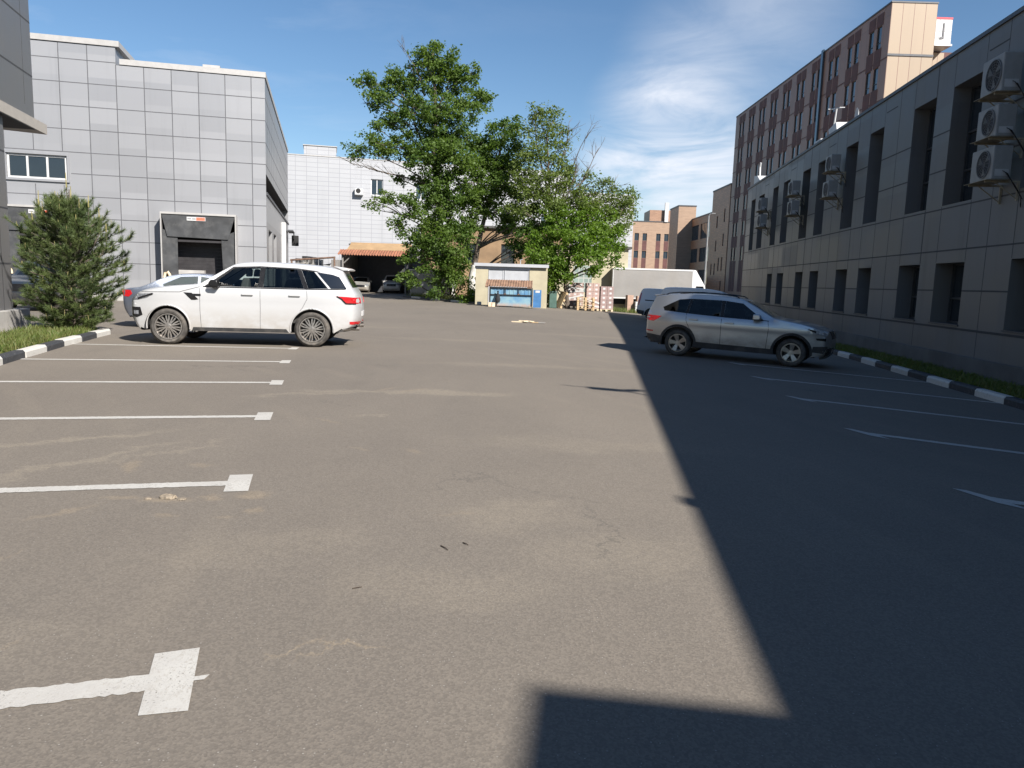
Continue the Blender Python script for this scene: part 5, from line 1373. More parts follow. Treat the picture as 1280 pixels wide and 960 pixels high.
# --- plain saloon used behind the white SUV and in the carport
def saloon(label, mat, az, loc, scale=1.0, suv=False):
    if not suv:
        P = dict(w=.88, belt=.96, tumb=.34, tuck=.07, xf=1.2, ff=.24, x1=2.25, xr=-1.4, fr=.20, x0=-2.3, rw=.32, Ra=.375, zs=.22, wf=1.35, wr=-1.35, cab=(-1.5, .9), seats=(0, -.75), glass=MT['teal_glass'])
        prof = [(2.0, .18, .1, 3), (2.2, .3, .25, 2.3), (2.25, .55, .26, 2.3), (2.2, .70, .22, 2.6), (1.9, .80, .13, 4), (1.3, .90, .08, 6), (.95, .95, .07, 6), (.5, 1.22, .06, 5), (.15, 1.39, .06, 5), (-.1, 1.44, .06, 5), (-.5, 1.455, .06, 5), (-.9, 1.42, .06, 5), (-1.2, 1.34, .06, 5), (-1.6, 1.14, .06, 5), (-1.85, 1.045, .07, 5), (-2.15, 1.03, .09, 4), (-2.25, .98, .14, 3), (-2.3, .75, .2, 2.6), (-2.28, .45, .2, 2.5), (-2.1, .25, .1, 3)]
        wins = [[(.62, .995), (.12, 1.31), (-.28, 1.365), (-.30, 1.0)], [(-.37, 1.0), (-.35, 1.37), (-.78, 1.345), (-1.22, 1.14), (-1.15, 1.02)]]
        tl = [(-2.26, .98), (-2.0, .97), (-1.96, .88), (-2.05, .80), (-2.28, .82)]; hl = [(2.16, .66), (1.95, .76), (1.7, .79), (1.75, .70), (2.12, .58)]
        ws = [(.88, -.66), (.2, -.56), (.2, .56), (.88, .66)]; rwd = [(-1.72, -.6), (-1.18, -.54), (-1.18, .54), (-1.72, .6)]; Rw, rr = .32, .20
    else:
        P = dict(w=.93, belt=1.12, tumb=.28, tuck=.07, xf=1.2, ff=.22, x1=2.3, xr=-1.4, fr=.18, x0=-2.35, rw=.37, Ra=.43, zs=.30, wf=1.4, wr=-1.4, cab=(-2, .9), seats=(0, -.8), glass=MT['tint'])
        prof = [(2.05, .26, .1, 3), (2.22, .36, .25, 2.3), (2.3, .6, .26, 2.3), (2.27, .95, .22, 2.6), (2.1, 1.06, .14, 4), (1.5, 1.15, .08, 6), (1.0, 1.2, .07, 6), (.6, 1.5, .06, 5), (.3, 1.72, .06, 5), (0, 1.79, .06, 5), (-.8, 1.81, .06, 5), (-1.7, 1.77, .06, 5), (-2.1, 1.7, .06, 4), (-2.25, 1.25, .1, 3.5), (-2.33, 1.0, .18, 2.8), (-2.35, .6, .2, 2.5), (-2.1, .32, .1, 3)]
        wins = [[(.70, 1.16), (.30, 1.60), (-.28, 1.66), (-.30, 1.16)], [(-.37, 1.16), (-.35, 1.66), (-1.1, 1.65), (-1.15, 1.17)]]
        tl = [(-2.28, 1.12), (-2.1, 1.13), (-2.1, .9), (-2.3, .9)]; hl = [(2.2, .93), (2.0, 1.0), (1.82, 1.0), (1.86, .86), (2.22, .82)]
        ws = [(.95, -.72), (.36, -.62), (.36, .62), (.95, .72)]; rwd = None; Rw, rr = .37, .23
    c = Car('parked_car', label, 'car', prof, P)
    c.body(mat, wins, .14)
    for sd in (1, -1):
        c.patch('tail_light', tl, MT['red_lens'], side=sd, off=.008); c.patch('headlight', hl, MT['clear_lens'], side=sd, off=.008)
        c.line('door_gap', [(-.33, .95), (-.33, .4)], .014, MT['gap'], sd, .002)
        c.line('window_trim', [(.66, P['belt'] + .02), (-1.2, P['belt'] + .045)], .02, MT['alloy'], sd, .005)
    c.patch('windscreen', ws, MT['darkpane'], 'z', off=.004, step=.12)
    if rwd: c.patch('rear_window', rwd, MT['darkpane'], 'z', off=.004, step=.12)
    z0, z1 = (.5, .72) if not suv else (.7, .95)
    c.patch('grille', [(-.45, z0), (-.48, z1), (.48, z1), (.45, z0)], MT['black'], 'x', 1, off=.01)
    for (y0, y1) in ((.5, .74), (-.74, -.5)): c.patch('front_light', [(y0, z1 - .08), (y0, z1 + .05), (y1, z1 + .05), (y1, z1 - .08)], MT['clear_lens'], 'x', 1, off=.01)
    handle(c, -.18, P['belt'] - .12, mat); mirror(c, .55, P['belt'] + .08, P['w'] - .07, (mat, MT['black']))
    c.wheels(rim_plain, Rw, rr, .22)
    return c.place(loc, az, scale)
saloon('blue grey saloon car parked behind the white SUV, tail to the left', MT['paint_grey'], 79, (-8.55, 21.9), 1.05)
saloon('dark blue SUV half hidden by the pine at the corner of the entrance building', MT['paint_dark'], 168, (-17.5, 28.6), suv=True)
MT['paint_dull'] = paint('dull_silver_paint', (.40, .40, .38), .3, .45, .8)
MT['paint_pale'] = paint('pale_dusty_paint', (.62, .61, .58), 0.0, .45, .7)
saloon('dull silver car standing in the left half of the tiled carport', MT['paint_dull'], 172, (-15.6, 77.2), 1.06)
saloon('pale dusty SUV standing in the right half of the tiled carport', MT['paint_pale'], 176, (-12.3, 77.0), 1.0, True)

# --- white vans
def van(label, loc, az, scale=1.0, name='parked_van'):
    P = dict(w=.90, belt=1.08, tumb=.16, tuck=.05, xf=1.1, ff=.22, x1=2.2, xr=-1.9, fr=.10, x0=-2.2, rw=.32, Ra=.38, zs=.26, wf=1.34, wr=-1.34, cab=(-2.0, .9), seats=(.1,), glass=MT['tint'])
    prof = [(1.95, .2, .1, 3), (2.12, .32, .22, 2.4), (2.2, .6, .24, 2.4), (2.13, .85, .2, 2.8), (1.8, .98, .12, 4), (1.35, 1.07, .08, 6), (.95, 1.36, .07, 6), (.55, 1.65, .07, 6), (.25, 1.78, .08, 5), (-.3, 1.83, .08, 5), (-1.2, 1.83, .08, 5), (-1.85, 1.80, .09, 4), (-2.0, 1.75, .10, 4), (-2.10, 1.5, .09, 5), (-2.17, 1.1, .08, 6), (-2.2, .7, .09, 5), (-2.2, .45, .1, 4), (-2.08, .3, .08, 4)]
    c = Car(name, label, 'van', prof, P)
    c.body(MT['paint_van'], [[(1.02, 1.12), (.55, 1.52), (.02, 1.56), (.0, 1.12)]], .12)
    for sd in (1, -1):
        c.patch('tail_light', [(-2.08, 1.15), (-2.03, 1.5), (-1.98, 1.5), (-2.02, 1.1), (-2.06, .82), (-2.12, .82)], MT['red_lens'], side=sd, off=.01)
        c.patch('headlight', [(2.1, .78), (1.85, .93), (1.7, .92), (1.8, .76), (2.1, .68)], MT['clear_lens'], side=sd, off=.01)
        c.patch('rear_bumper', [(-1.74, .3), (-1.74, .52), (-2.17, .56), (-2.17, .42), (-2.05, .31)], MT['cladding'], side=sd, off=.03, depth=.05)
        c.line('sliding_rail', [(-.75, 1.12), (-1.75, 1.12)], .055, MT['gap'], sd, .006)
        c.line('door_gap', [(-.05, 1.6), (-.05, .35)], .014, MT['gap'], sd, .002); c.line('door_gap', [(-.8, 1.62), (-.8, .5)], .014, MT['gap'], sd, .002); c.line('door_gap', [(1.0, 1.0), (1.0, .35)], .014, MT['gap'], sd, .002)
    c.patch('windscreen', [(1.26, -.66), (.62, -.6), (.62, .6), (1.26, .66)], MT['darkpane'], 'z', off=.004, step=.12)
    c.patch('door_glass', [(-.68, 1.15), (-.62, 1.6), (-.06, 1.6), (-.06, 1.15)], MT['darkpane'], 'x', -1, off=.006, step=.12)
    c.patch('door_glass', [(.06, 1.15), (.06, 1.6), (.62, 1.6), (.68, 1.15)], MT['darkpane'], 'x', -1, off=.006, step=.12)
    c.patch('bumper_bar', [(-.85, .4), (-.85, .56), (.85, .56), (.85, .4)], MT['cladding'], 'x', -1, off=.03, depth=.05)
    handle(c, .1, .98, MT['black']); mirror(c, .85, 1.18, .84, (MT['black'], MT['black']))
    c.wheels(rim_plain, .32, .2, .2)
    return c.place(loc, az, scale)
van('white cargo van right behind the silver SUV, only its roof and tail light showing', (8.1, 31.0), 113, 1.0)
van('white cargo van with a black rear bumper, parked near the white wrapped goods', (9.65, 45.3), 108, 1.04)

# --- white box lorry
TK = thing('box_lorry', 'white box lorry with a grey side and sloped cab roof, parked across the far yard', 'lorry', (7.72, 60.6, gz(9, 60)), R(-2))
MT['tarp'] = M('grey_tarpaulin', (.25, .24, .23), .6, var=.08, scale=.8, bump=.02, bscale=1.5, dirt=((.25, .23, .21), .7, .5, (1, 1, .3)))
MT['lorry_white'] = M('white_lorry_paint', (.58, .58, .575), .4, var=.03)
LZ = 3.42
m = MB(); m.box(.06, 6.25, 0.012, 2.4, 1.02, LZ - .13); m.build('cargo_box', MT['tarp'], TK)
m = MB(); m.box(0, 6.32, -.02, 2.45, LZ - .128, LZ); m.box(6.26, 6.34, 0, 2.42, 1.0, LZ - .129); m.box(.0, .055, -.01, 2.42, 1.0, LZ - .13); m.box(.056, 6.25, -.02, .011, 1.0, 1.1); m.build('box_frame', MT['lorry_white'], TK, bevel=.01)
m = MB(); m.box(.2, 7.0, .5, 1.9, .55, .95); m.build('chassis', MT['gap'], TK)
m = MB(); m.prism([(6.36, LZ), (6.55, LZ - .02), (7.3, 2.2), (7.5, 1.5), (7.55, .5), (6.36, .5)], .12, 2.3, plane='xz'); m.build('cab', MT['lorry_white'], TK, bevel=.04)
m = MB(); m.prism([(6.62, 2.15), (6.62, 1.45), (7.35, 1.45), (7.2, 2.15)], .105, .118, plane='xz'); m.build('cab_window', MT['darkpane'], TK)
for x in (1.5, 6.9):
    for y in (.15, 2.0):
        m = MB(); m.lathe([(.001, .0), (.42, 0), (.45, .05), (.45, .25), (.42, .3), (.001, .3)], 24, 'y', (x, y, .45)); wl = m.build('wheel', MT['rubber'], TK)
        m = MB(); m.lathe([(.001, -.012), (.24, -.012), (.26, -.004)], 20, 'y', (x, y, .45)); m.build('rim', MT['steel'], wl)
m = MB(); m.box(-.15, .0, .1, 2.3, .55, .72); m.build('rear_bar', MT['lorry_white'], TK)
for y in (.3, 2.0):
    m = MB(); m.box(-.17, -.151, y, y + .2, .57, .68); m.build('tail_light', MT['red_lens'], TK)
# ------------------------------------------------------------------ garage shed, bin store, carport
SH = thing('garage_shed', 'small pale yellow garage shed with grey sheet metal doors behind the blue bin store', 'shed', (-2.62, 50.4, -.1), R(-3))
m = MB(); wall(m, 0, 4.72, -.3, 2.72, [(.82, 3.55, 0, 2.5)], 0, .12, 1)
m.quad((0, 0, -.3), (0, 4, -.3), (0, 4, 2.72), (0, 0, 2.72)); m.quad((4.72, 0, -.3), (4.72, 4, -.3), (4.72, 4, 2.72), (4.72, 0, 2.72)); m.quad((0, 4, -.3), (4.72, 4, -.3), (4.72, 4, 2.72), (0, 4, 2.72))
m.build('wall', MT['yellow'], SH)
MT['grey_door'] = M('grey_sheet_doors', (.42, .43, .45), .55, .1, var=.07, scale=1.5)
for (a, b, y) in ((.83, 1.86, .06), (1.88, 3.54, .05)):
    m = MB(); m.box(a, b, y, y + .04, 0, 2.49)
    for x in (a + .03, b - .07): m.box(x, x + .04, y - .02, y - .002, .05, 2.45)
    m.build('door', MT['grey_door'], SH)
m = MB(); m.box(-.1, 4.8, -.18, 4.1, 2.72, 2.78); m.box(-.1, 4.8, -.2, -.181, 2.6, 2.80); m.box(-.06, 3.6, -.02, -.003, 2.42, 2.6); m.build('roof', MT['grey_door'], SH)
m = MB(); m.tube([(2.9, .6, 2.78), (2.9, .6, 3.1), (3.05, .6, 3.12)], .04, 6); m.build('vent_pipe', MT['steel'], SH)

def corrugated(mb, x0, x1, p0, p1, amp=.03, pitch=.15, m=0, t=.012):
    """sheet between edge lines (y,z) p0 and p1, waves across x"""
    n = int((x1 - x0) / pitch * 6)
    vs = []
    for i in range(n + 1):
        x = x0 + (x1 - x0) * i / n; d = amp * math.cos(i / 6 * 2 * math.pi)
        vs += [(x, p0[0], p0[1] + d), (x, p1[0], p1[1] + d), (x, p0[0], p0[1] + d - t), (x, p1[0], p1[1] + d - t)]
    fs = []
    for i in range(n):
        a, b = 4 * i, 4 * i + 4
        fs += [(a, b, b + 1, a + 1), (a + 2, a + 3, b + 3, b + 2), (a, a + 2, b + 2, b), (a + 1, b + 1, b + 3, a + 3)]
    mb.add(vs, fs, m)
MT['rust_tile'] = M('rust_brown_roofing', (.20, .115, .075), .85, var=.3, scale=2.5, dirt=((.30, .20, .13), 4, .7))
MT['orange_tile'] = M('orange_roof_tiles', (.25, .105, .06), .8, var=.22, scale=2.0, dirt=((.19, .085, .055), 1.5, .6))
MT['tan_board'] = M('tan_roof_sheet', (.34, .225, .12), .8, var=.12, scale=1.2)
def blue_metal():
    t = NT('faded_blue_metal')
    f = t.noise(1.3, 5.0, rough=.65); g = t.noise(3.5, 5.0, t.mapping((1, 1, .5)), .7)
    c = t.mix(t.ramp(f, .35, .65), (.085, .21, .36), (.20, .33, .39))
    c = t.mix(t.math('MULTIPLY', t.ramp(g, .55, .72), .7), c, (.05, .14, .33))
    sep = t.new('ShaderNodeSeparateXYZ'); t.l.new(t.tc.outputs['Object'], sep.inputs[0])
    c = t.mix(t.math('MULTIPLY', t.ramp(sep.outputs['Z'], .42, .1), t.ramp(g, .2, .6)), c, (.36, .27, .22))
    t.set(Base_Color=c, Roughness=.6)
    return t.mat
MT['blue'] = blue_metal()
MT['blue_deep'] = M('blue_door_paint', (.045, .15, .33), .55, var=.12)
BK = thing('bin_store', 'faded blue metal bin store with a rusty corrugated roof in front of the garage shed', 'bin store', (-1.52, 48.3, gz(0, 48.3)), R(-2)); BK.scale = (1, 1, .86)
m = MB(); m.box(0, 2.62, -.86, -.82, .93, 1.46)
for i in range(11): m.box(.05 + i * .235, .12 + i * .235, -.878, -.861, .94, 1.44)
m.build('front_panel', MT['blue'], BK)
m = MB(); m.box(-.04, -.001, -.95, .04, .05, 1.6); m.build('side_panel', MT['paint_dark'], BK)
m = MB(); m.box(0, 2.62, -.88, -.002, .1, .92); m.build('bin_body', MT['blue'], BK, bevel=.02)
m = MB(); corrugated(m, -.3, 2.62, (-.98, 1.50), (.35, 1.98), .018, .16); m.build('roof', MT['rust_tile'], BK)
m = MB(); m.prism([(-.98, 1.40), (-.98, 1.47), (.35, 1.95), (.35, 1.88)], 2.3, 2.62, plane='yz'); m.prism([(-.98, 1.40), (-.98, 1.47), (.35, 1.95), (.35, 1.88)], -.3, -.12, plane='yz'); m.build('roof_edge', MT['rust'], BK)
m = MB(); m.box(0, 2.66, -.97, -.92, .88, .94); m.box(0, 2.66, -.97, -.92, 1.38, 1.44); m.build('rail', MT['gap'], BK)
for x in (.0, .92, 1.78, 2.62):
    m = MB(); m.box(x, x + .045, -.965, -.925, .0 if x in (0.0, 2.62) else .945, 1.379); m.build('post', MT['gap'], BK)
for x in (.92, 1.78):
    m = MB(); m.box(x - .05, x + .09, -.975, -.915, .941, 1.0); m.build('hook', MT['rust'], BK)
m = MB(); m.box(2.70, 3.2, -.8, -.75, .05, 1.32); dr = m.build('door', MT['blue_deep'], BK)
m = MB(); m.box(2.83, 3.1, -.807, -.801, 1.12, 1.28); m.build('door_label', MT['white_frame'], dr)
MT['sack_cloth'] = M('dark_sack_cloth', (.02, .022, .025), .95)
SK = thing('sack', 'dark sack with a narrow tied top hanging at the left of the blue bin store', 'sack', (-1.05, 47.2, gz(-1, 47.2)), 0); SK.scale = (.8, .8, .88)
m = MB(); m.lathe([(.001, .28), (.13, .3), (.19, .42), (.2, .58), (.14, .78), (.07, .95), (.05, 1.05), (.09, 1.12), (.001, 1.13)], 14, 'z'); m.build('bag', MT['sack_cloth'], SK, smooth=True)
m = MB(); m.tube([(.0, .0, .95), (.02, .05, 1.2), (0, .1, 1.35)], .012, 5); m.build('cord', MT['gap'], SK)
CB = thing('cardboard_box', 'low pale cardboard box on the ground before the blue bin store', 'box', (-1.62, 46.9, gz(-1.6, 46.9)), R(4))
m = MB(); m.box(0, .42, 0, .3, 0, .26); m.build('carton', MT['wood_pale'], CB, bevel=.01); m = MB(); m.box(.18, .24, -.004, -.001, 0.01, .25); m.build('tape', MT['carton'], CB)
st = thing('kerb_stone', 'single white painted kerb stone at the left corner of the garage shed', 'kerb stone', (-2.3, 49.2, gz(-2.3, 49.2)), R(20))
m = MB(); m.box(-.12, .14, -.1, .1, 0, .22); m.build('stone', MT['kerb_white'], st, bevel=.03)

CP = thing('carport', 'open carport with an orange corrugated roof against the white tiled building', 'carport', (-16.9, 74.2, 0), R(-2))
m = MB(); corrugated(m, -.3, 6.6, (-.4, 3.62), (.9, 4.15), .05, .26); m.build('eave_roof', MT['orange_tile'], CP)
m = MB(); m.prism([(.92, 4.12), (.92, 4.19), (2.6, 4.86), (2.6, 4.78)], .3, 6.3, plane='yz'); m.box(.25, 6.35, 2.6, 2.7, 4.70, 4.92); m.build('upper_roof', MT['tan_board'], CP)
m = MB(); m.prism([(2.7, 4.8), (7, 4.2), (7, 4.1), (2.7, 4.7)], 0, 6.6, plane='yz'); m.build('rear_roof', MT['roof_dark'], CP)
MT['shed_board'] = M('weathered_boards', (.22, .21, .20), .85, var=.25, scale=1.5, stretch=(8, 1, .5))
for x in (.05, 6.2):
    m = MB(); m.box(x, x + .14, -.1, .04, -.3, 3.55); m.build('post', MT['shed_board'], CP)
m = MB(); m.tube([(.1, -.03, 2.7), (.9, -.03, 3.45)], .06, 4); m.build('brace', MT['shed_board'], CP)
m = MB(); m.tube([(6.25, -.03, 2.7), (5.4, -.03, 3.45)], .06, 4); m.build('brace', MT['shed_board'], CP)
m = MB(); m.box(-1.05, .045, .1, .16, -.3, 3.1); m.box(-.05, .0, .17, 7, -.3, 3.9); m.build('side_wall', MT['shed_board'], CP)
m = MB(); m.box(6.5, 6.56, 0, 7, -.3, 3.9); m.build('side_wall', MT['shed_board'], CP)
m = MB(); m.box(0, 6.5, 6.6, 6.7, -.3, 4.1); m.build('back_wall', MT['coping'], CP)
m = MB(); m.box(6.57, 8.6, 1.5, 1.6, -.3, 3.5)
for i in range(9): m.box(6.6 + i * .22, 6.64 + i * .22, 1.47, 1.499, -.2, 3.4)
m.build('lean_to', MT['shed_board'], CP)
GA = thing('metal_garage', 'low grey sheet metal garage between the carport and the big tree trunk', 'garage', (-8.55, 62.0, -.05), R(-12))
MT['garage_grey'] = M('grey_garage_sheet', (.30, .31, .32), .6, .2, var=.15, scale=1.1, dirt=((.2, .17, .14), 1.5, .5))
m = MB(); m.box(0, 2.5, 0, 5, -.2, 2.25); m.build('wall', MT['garage_grey'], GA)
m = MB(); m.box(.35, 1.2, -.03, -.002, .05, 2.05); m.build('door', MT['garage_grey'], GA); m = MB(); m.box(1.22, 2.1, -.03, -.002, .05, 2.05); m.build('door', MT['garage_grey'], GA)
m = MB(); m.box(-.06, 2.56, -.08, 5.1, 2.25, 2.33); m.build('roof', MT['steel'], GA)
HU = thing('block_hut', 'rough grey concrete block hut at the far end of the warehouse', 'hut', (-18.3, 63.5, 0), 0)
MT['blockwork'] = tile_mat('grey_blockwork', (.30, .285, .26), .45, .24, .03, (.2, .19, .18), .2, 'x', .5, .9)
m = MB(); m.box(0, 1.55, 0, 3, 0, 2.9); m.box(.55, 1.0, 0.01, 2.9, 2.9, 3.1); m.build('wall', MT['blockwork'], HU)
m = MB(); m.box(.5, .9, -.03, -.002, 1.5, 2.0); m.build('opening', MT['gap'], HU)
PB = thing('pipe_barrier', 'rusty pipe gate frame standing beside the far end of the warehouse', 'barrier', (-16.2, 57.0, 0), 0)
m = MB(); m.tube([(-.6, 0, 2.62), (2.75, 0, 2.92)], .07, 8); m.build('top_pipe', MT['rust'], PB)
for x, z in ((-.5, 2.62), (2.68, 2.9)):
    m = MB(); m.tube([(x, 0, -.1), (x, 0, z)], .07, 8); m.build('post', MT['rust'], PB)
m = MB()
for i in range(1, 8): m.tube([(-.4 + i * .38, 0, .4), (-.4 + i * .38, 0, 2.62 + i * .034)], .02, 5)
m.build('bars', MT['steel'], PB)

# ------------------------------------------------------------------ pallets and goods
def pallet_mb(mb, w=1.2, d=.8, z=0.0):
    for i in range(5): mb.box(0, w, d * i / 5 + .01, d * i / 5 + d / 5 - .03, z + .12, z + .142)
    for x in (0, w / 2 - .07, w - .14):
        mb.box(x, x + .14, 0, d, z, z + .02)
        for y in (0, d / 2 - .06, d - .12): mb.box(x + .001, x + .139, y, y + .12, z + .021, z + .119)
def pal_stack(label, loc, rz, n, group='wooden pallets by the shed'):
    for i in range(n):
        o = thing('wooden_pallet', label(i), 'pallet', (loc[0], loc[1], gz(loc[0], loc[1]) + i * .146), R(rz + (i % 2) * 3), group)
        m = MB(); pallet_mb(m, 1.2, .8); m.build('deck', MT['wood'], o)
names = ['bottom', 'second lowest', 'middle', 'second highest', 'topmost', 'loose upper']
pal_stack(lambda i: names[i] + ' bare wooden pallet of the low stack left of the carton loads', (4.3, 52.3), -3, 6)
lp = thing('wooden_pallet', 'bare wooden pallet leaning on its edge beside the garage shed', 'pallet', (3.15, 52.2, gz(3.3, 52.2) + .02), 0, 'wooden pallets by the shed')
m = MB(); pallet_mb(m, 1.15, .8); d = m.build('deck', MT['wood'], lp); d.rotation_euler = (R(15), R(-68), R(12)); d.location = (.1, 0, 0)
def load(label, loc, rz, nx_, nz_, cw, ch, dep, wrap=None, group='carton loads on pallets', mt=None, cols=1):
    t = thing('pallet_load', label, 'pallet load', (loc[0], loc[1], gz(*loc)), R(rz), group)
    W = nx_ * cw
    m = MB(); pallet_mb(m, W, dep); m.build('pallet', MT['wood_pale'], t)
    for i in range(nx_):
        for k in range(nz_):
            z = .145 + k * ch
            m = MB(); m.box(i * cw + .006, (i + 1) * cw - .006, .02, dep - .02, z + .003, z + ch - .003)
            c = m.build('carton', mt or MT['carton'], t, bevel=.012)
            m = MB(); m.box(i * cw + cw * .34, i * cw + cw * .68, .0165, .0195, z + ch * .3, z + ch * .72); m.build('carton_label', MT['white_frame'], c)
    if wrap:
        m = MB()
        for z0, z1 in wrap:
            m.add([(-.006, -.003, z0), (W + .006, -.003, z1), (W + .006, -.003, z1 + .13), (-.006, -.003, z0 + .1)], [(0, 1, 2, 3)])
        m.build('stretch_wrap', MT['wrap'], t)
    return t
MT['wrap'] = M('stretch_film', (.52, .515, .51), .2, var=.1)
MT['carton_pink'] = M('pinkish_cardboard', (.36, .26, .235), .8, var=.15, scale=2.5)
MT['carton_dusky'] = M('dusky_cardboard', (.28, .205, .195), .8, var=.15, scale=2.5)
load('tallest load of pinkish cartons on a pallet with white film across it', (5.02, 53.4), 4, 2, 6, .46, .295, .8, [(.75, .45), (.3, .2)], mt=MT['carton_pink'])
load('slightly lower carton load with small white labels, rightmost of the two tall ones', (6.12, 54.3), 3, 2, 5, .47, .325, .85, mt=MT['carton_dusky'])
load('carton load wrapped in pale film in the tree shade behind the bare pallets', (3.75, 55.5), 0, 3, 5, .42, .34, .9, [(1.5, 1.3), (1.1, 1.2), (.6, .9)], mt=MT['carton_pink'])
t = load('white wrapped goods on a pallet in front of the lorry', (9.15, 57.5), 6, 2, 2, .55, .36, .8, [(.55, .3), (.2, .4)], mt=MT['wrap'])
t2 = thing('cardboard_box', 'brown cardboard box set on top of the white wrapped goods', 'box', (9.28, 57.6, gz(9.2, 57.6) + .87), R(6))
m = MB(); m.box(0, .55, 0, .5, 0, .42); m.build('carton', MT['carton'], t2, bevel=.012); m = MB(); m.box(.25, .3, -.003, -.0005, .01, .41); m.build('tape', MT['wood_pale'], t2)
t3 = thing('cardboard_box', 'upright brown carton on a pallet left of the white wrapped goods', 'box', (8.55, 57.8, gz(8.6, 57.8)), R(8))
m = MB(); pallet_mb(m, .55, .7); m.build('pallet', MT['wood'], t3); m = MB(); m.box(.03, .5, .03, .6, .146, 1.3); m.build('carton', MT['carton'], t3, bevel=.012)
gb = thing('garden_bin', 'dark green bin in the shade between the shed and the pallets', 'bin', (2.62, 52.2, gz(2.6, 52.2)), 0)
MT['bin_green'] = M('dark_green_plastic', (.05, .10, .085), .6)
m = MB(); m.prism([(-.25, -.25), (.25, -.25), (.25, .25), (-.25, .25)], 0, 1.05); m.build('body', MT['bin_green'], gb, bevel=.04); m = MB(); m.prism([(-.28, -.3), (.28, -.3), (.28, .3), (-.28, .3)], 1.055, 1.14); m.build('lid', MT['bin_green'], gb, bevel=.03)
wd = thing('plank_scrap', 'pale scrap of flattened boards lying in the middle of the yard', 'scrap', (-.1, 30.2, gz(0, 30.2)), R(-6))
rr = random.Random(2)
for (x, y, l, w_, a, z, mt) in ((0, 0, .62, .16, 3, .0, 'wood_pale'), (.28, .05, .5, .12, -14, .045, 'wood_pale'), (.5, -.08, .42, .14, 12, .03, 'wood_pale'), (.75, .02, .32, .1, -8, .0, 'wood'), (.95, .0, .4, .13, 5, .0, 'shed_board')):
    m = MB(); m.box(0, l, 0, w_, z, z + .035, mat=Matrix.Translation((x, y, 0)) @ Matrix.Rotation(R(a), 4, 'Z')); m.build('board', MT[mt], wd)
MT['clod'] = M('dry_mud', (.20, .165, .125), .95, var=.3, scale=30, bump=.01, bscale=40)
def clod(label, x, y, s, seed, name='mud_clod', cat='clod'):
    rr = random.Random(seed); bm = bmesh.new()
    bmesh.ops.create_icosphere(bm, subdivisions=3, radius=1)
    for v in bm.verts:
        k = 1 + rr.uniform(-.16, .16); v.co = Vector((v.co.x * s[0] * k, v.co.y * s[1] * k, max(0, v.co.z) * s[2] * k))
    me = bpy.data.meshes.new(name); bm.to_mesh(me); bm.free(); me.materials.append(MT['clod'])
    o = bpy.data.objects.new(name, me); COL.objects.link(o); o.location = (x, y, gz(x, y) + .001); tag(o, label, cat, 'mud clods on the asphalt')
clod('largest lump of dry mud below the second nearest parking line', -2.40, 5.16, (.06, .04, .03), 1)
clod('small crumb of dry mud just left of the largest mud lump', -2.52, 5.12, (.025, .018, .012), 2)
clod('flat crumb of dry mud right of the largest mud lump', -2.29, 5.14, (.03, .025, .01), 3)
def twig(label, pts, r):
    P = [(x, y, gz(x, y) + r + z) for x, y, z in pts]
    m = MB(); m.tube(P, [r, r * .8, r * .5][:len(P)], 5); tag(m.build('twig', MT['twig']), label, 'twig', 'twigs on the asphalt')
MT['twig'] = M('dark_twig', (.05, .035, .025), .9)
A = [at(u, v, 1) for u, v in ()]
twig('dark twig on the asphalt, the longer of two in mid yard', [(-.40, 4.40, 0), (-.37, 4.36, .003), (-.35, 4.33, 0)], .004)
twig('short dark twig right of the longer one in mid yard', [(-.27, 4.47, 0), (-.25, 4.445, .004), (-.235, 4.43, 0)], .004)
twig('dark curled leaf stalk on the asphalt left of the mid yard twigs', [(-.79, 3.72, 0), (-.76, 3.73, .004), (-.745, 3.745, 0)], .003)
# ------------------------------------------------------------------ trees
MT['bark'] = M('grey_bark', (.10, .08, .062), .9, var=.3, scale=6, bump=.02, bscale=20)
MT['whitewash'] = M('whitewashed_bark', (.50, .49, .46), .85, var=.18, scale=5, dirt=((.2, .18, .15), 3, .5))
MT['leaf_a'] = leaf_mat('broad_leaves', (.050, .100, .020), (.115, .172, .030), (.080, .132, .025), .35, .42)
MT['leaf_b'] = leaf_mat('grey_green_leaves', (.095, .140, .036), (.150, .195, .050), (.12, .160, .042), .4, .45)
MT['leaf_c'] = leaf_mat('bright_bush_leaves', (.075, .145, .016), (.140, .220, .026), (.105, .175, .020), .45, .45)
MT['needle'] = leaf_mat('pine_needles', (.050, .085, .034), (.105, .130, .036), (.075, .105, .034), 1.6, .12)
MT['shoot'] = M('pine_shoots', (.24, .21, .085), .8, var=.3, scale=6)
def curve(a, b, rr, bend=.12, n=6):
    a, b = Vector(a), Vector(b); L = (b - a).length
    off = Vector((rr.uniform(-1, 1), rr.uniform(-1, 1), rr.uniform(-.2, .5))) * L * bend
    return [a.lerp(b, i / n) + off * math.sin(math.pi * i / n) + Vector((rr.uniform(-1, 1), rr.uniform(-1, 1), rr.uniform(-1, 1))) * L * .012 for i in range(n + 1)]
def add_leaf(m, p, rr, s, droop=.2):
    a = rr.uniform(0, 6.283); e = rr.uniform(-.9, .5) - droop
    d = Vector((math.cos(a) * math.cos(e), math.sin(a) * math.cos(e), math.sin(e)))
    n = Vector((rr.gauss(0, .8), rr.gauss(0, .8), rr.gauss(.5, .6)))
    w = d.cross(n)
    if w.length < 1e-4: return
    w.normalize(); l = s * rr.uniform(.5, 1.45); w *= l * rr.uniform(.26, .36); d *= l
    b = len(m.v)
    m.v += [tuple(p), tuple(p + d * .45 + w), tuple(p + d), tuple(p + d * .45 - w)]
    m.f.append((b, b + 1, b + 2, b + 3)); m.m.append(0)
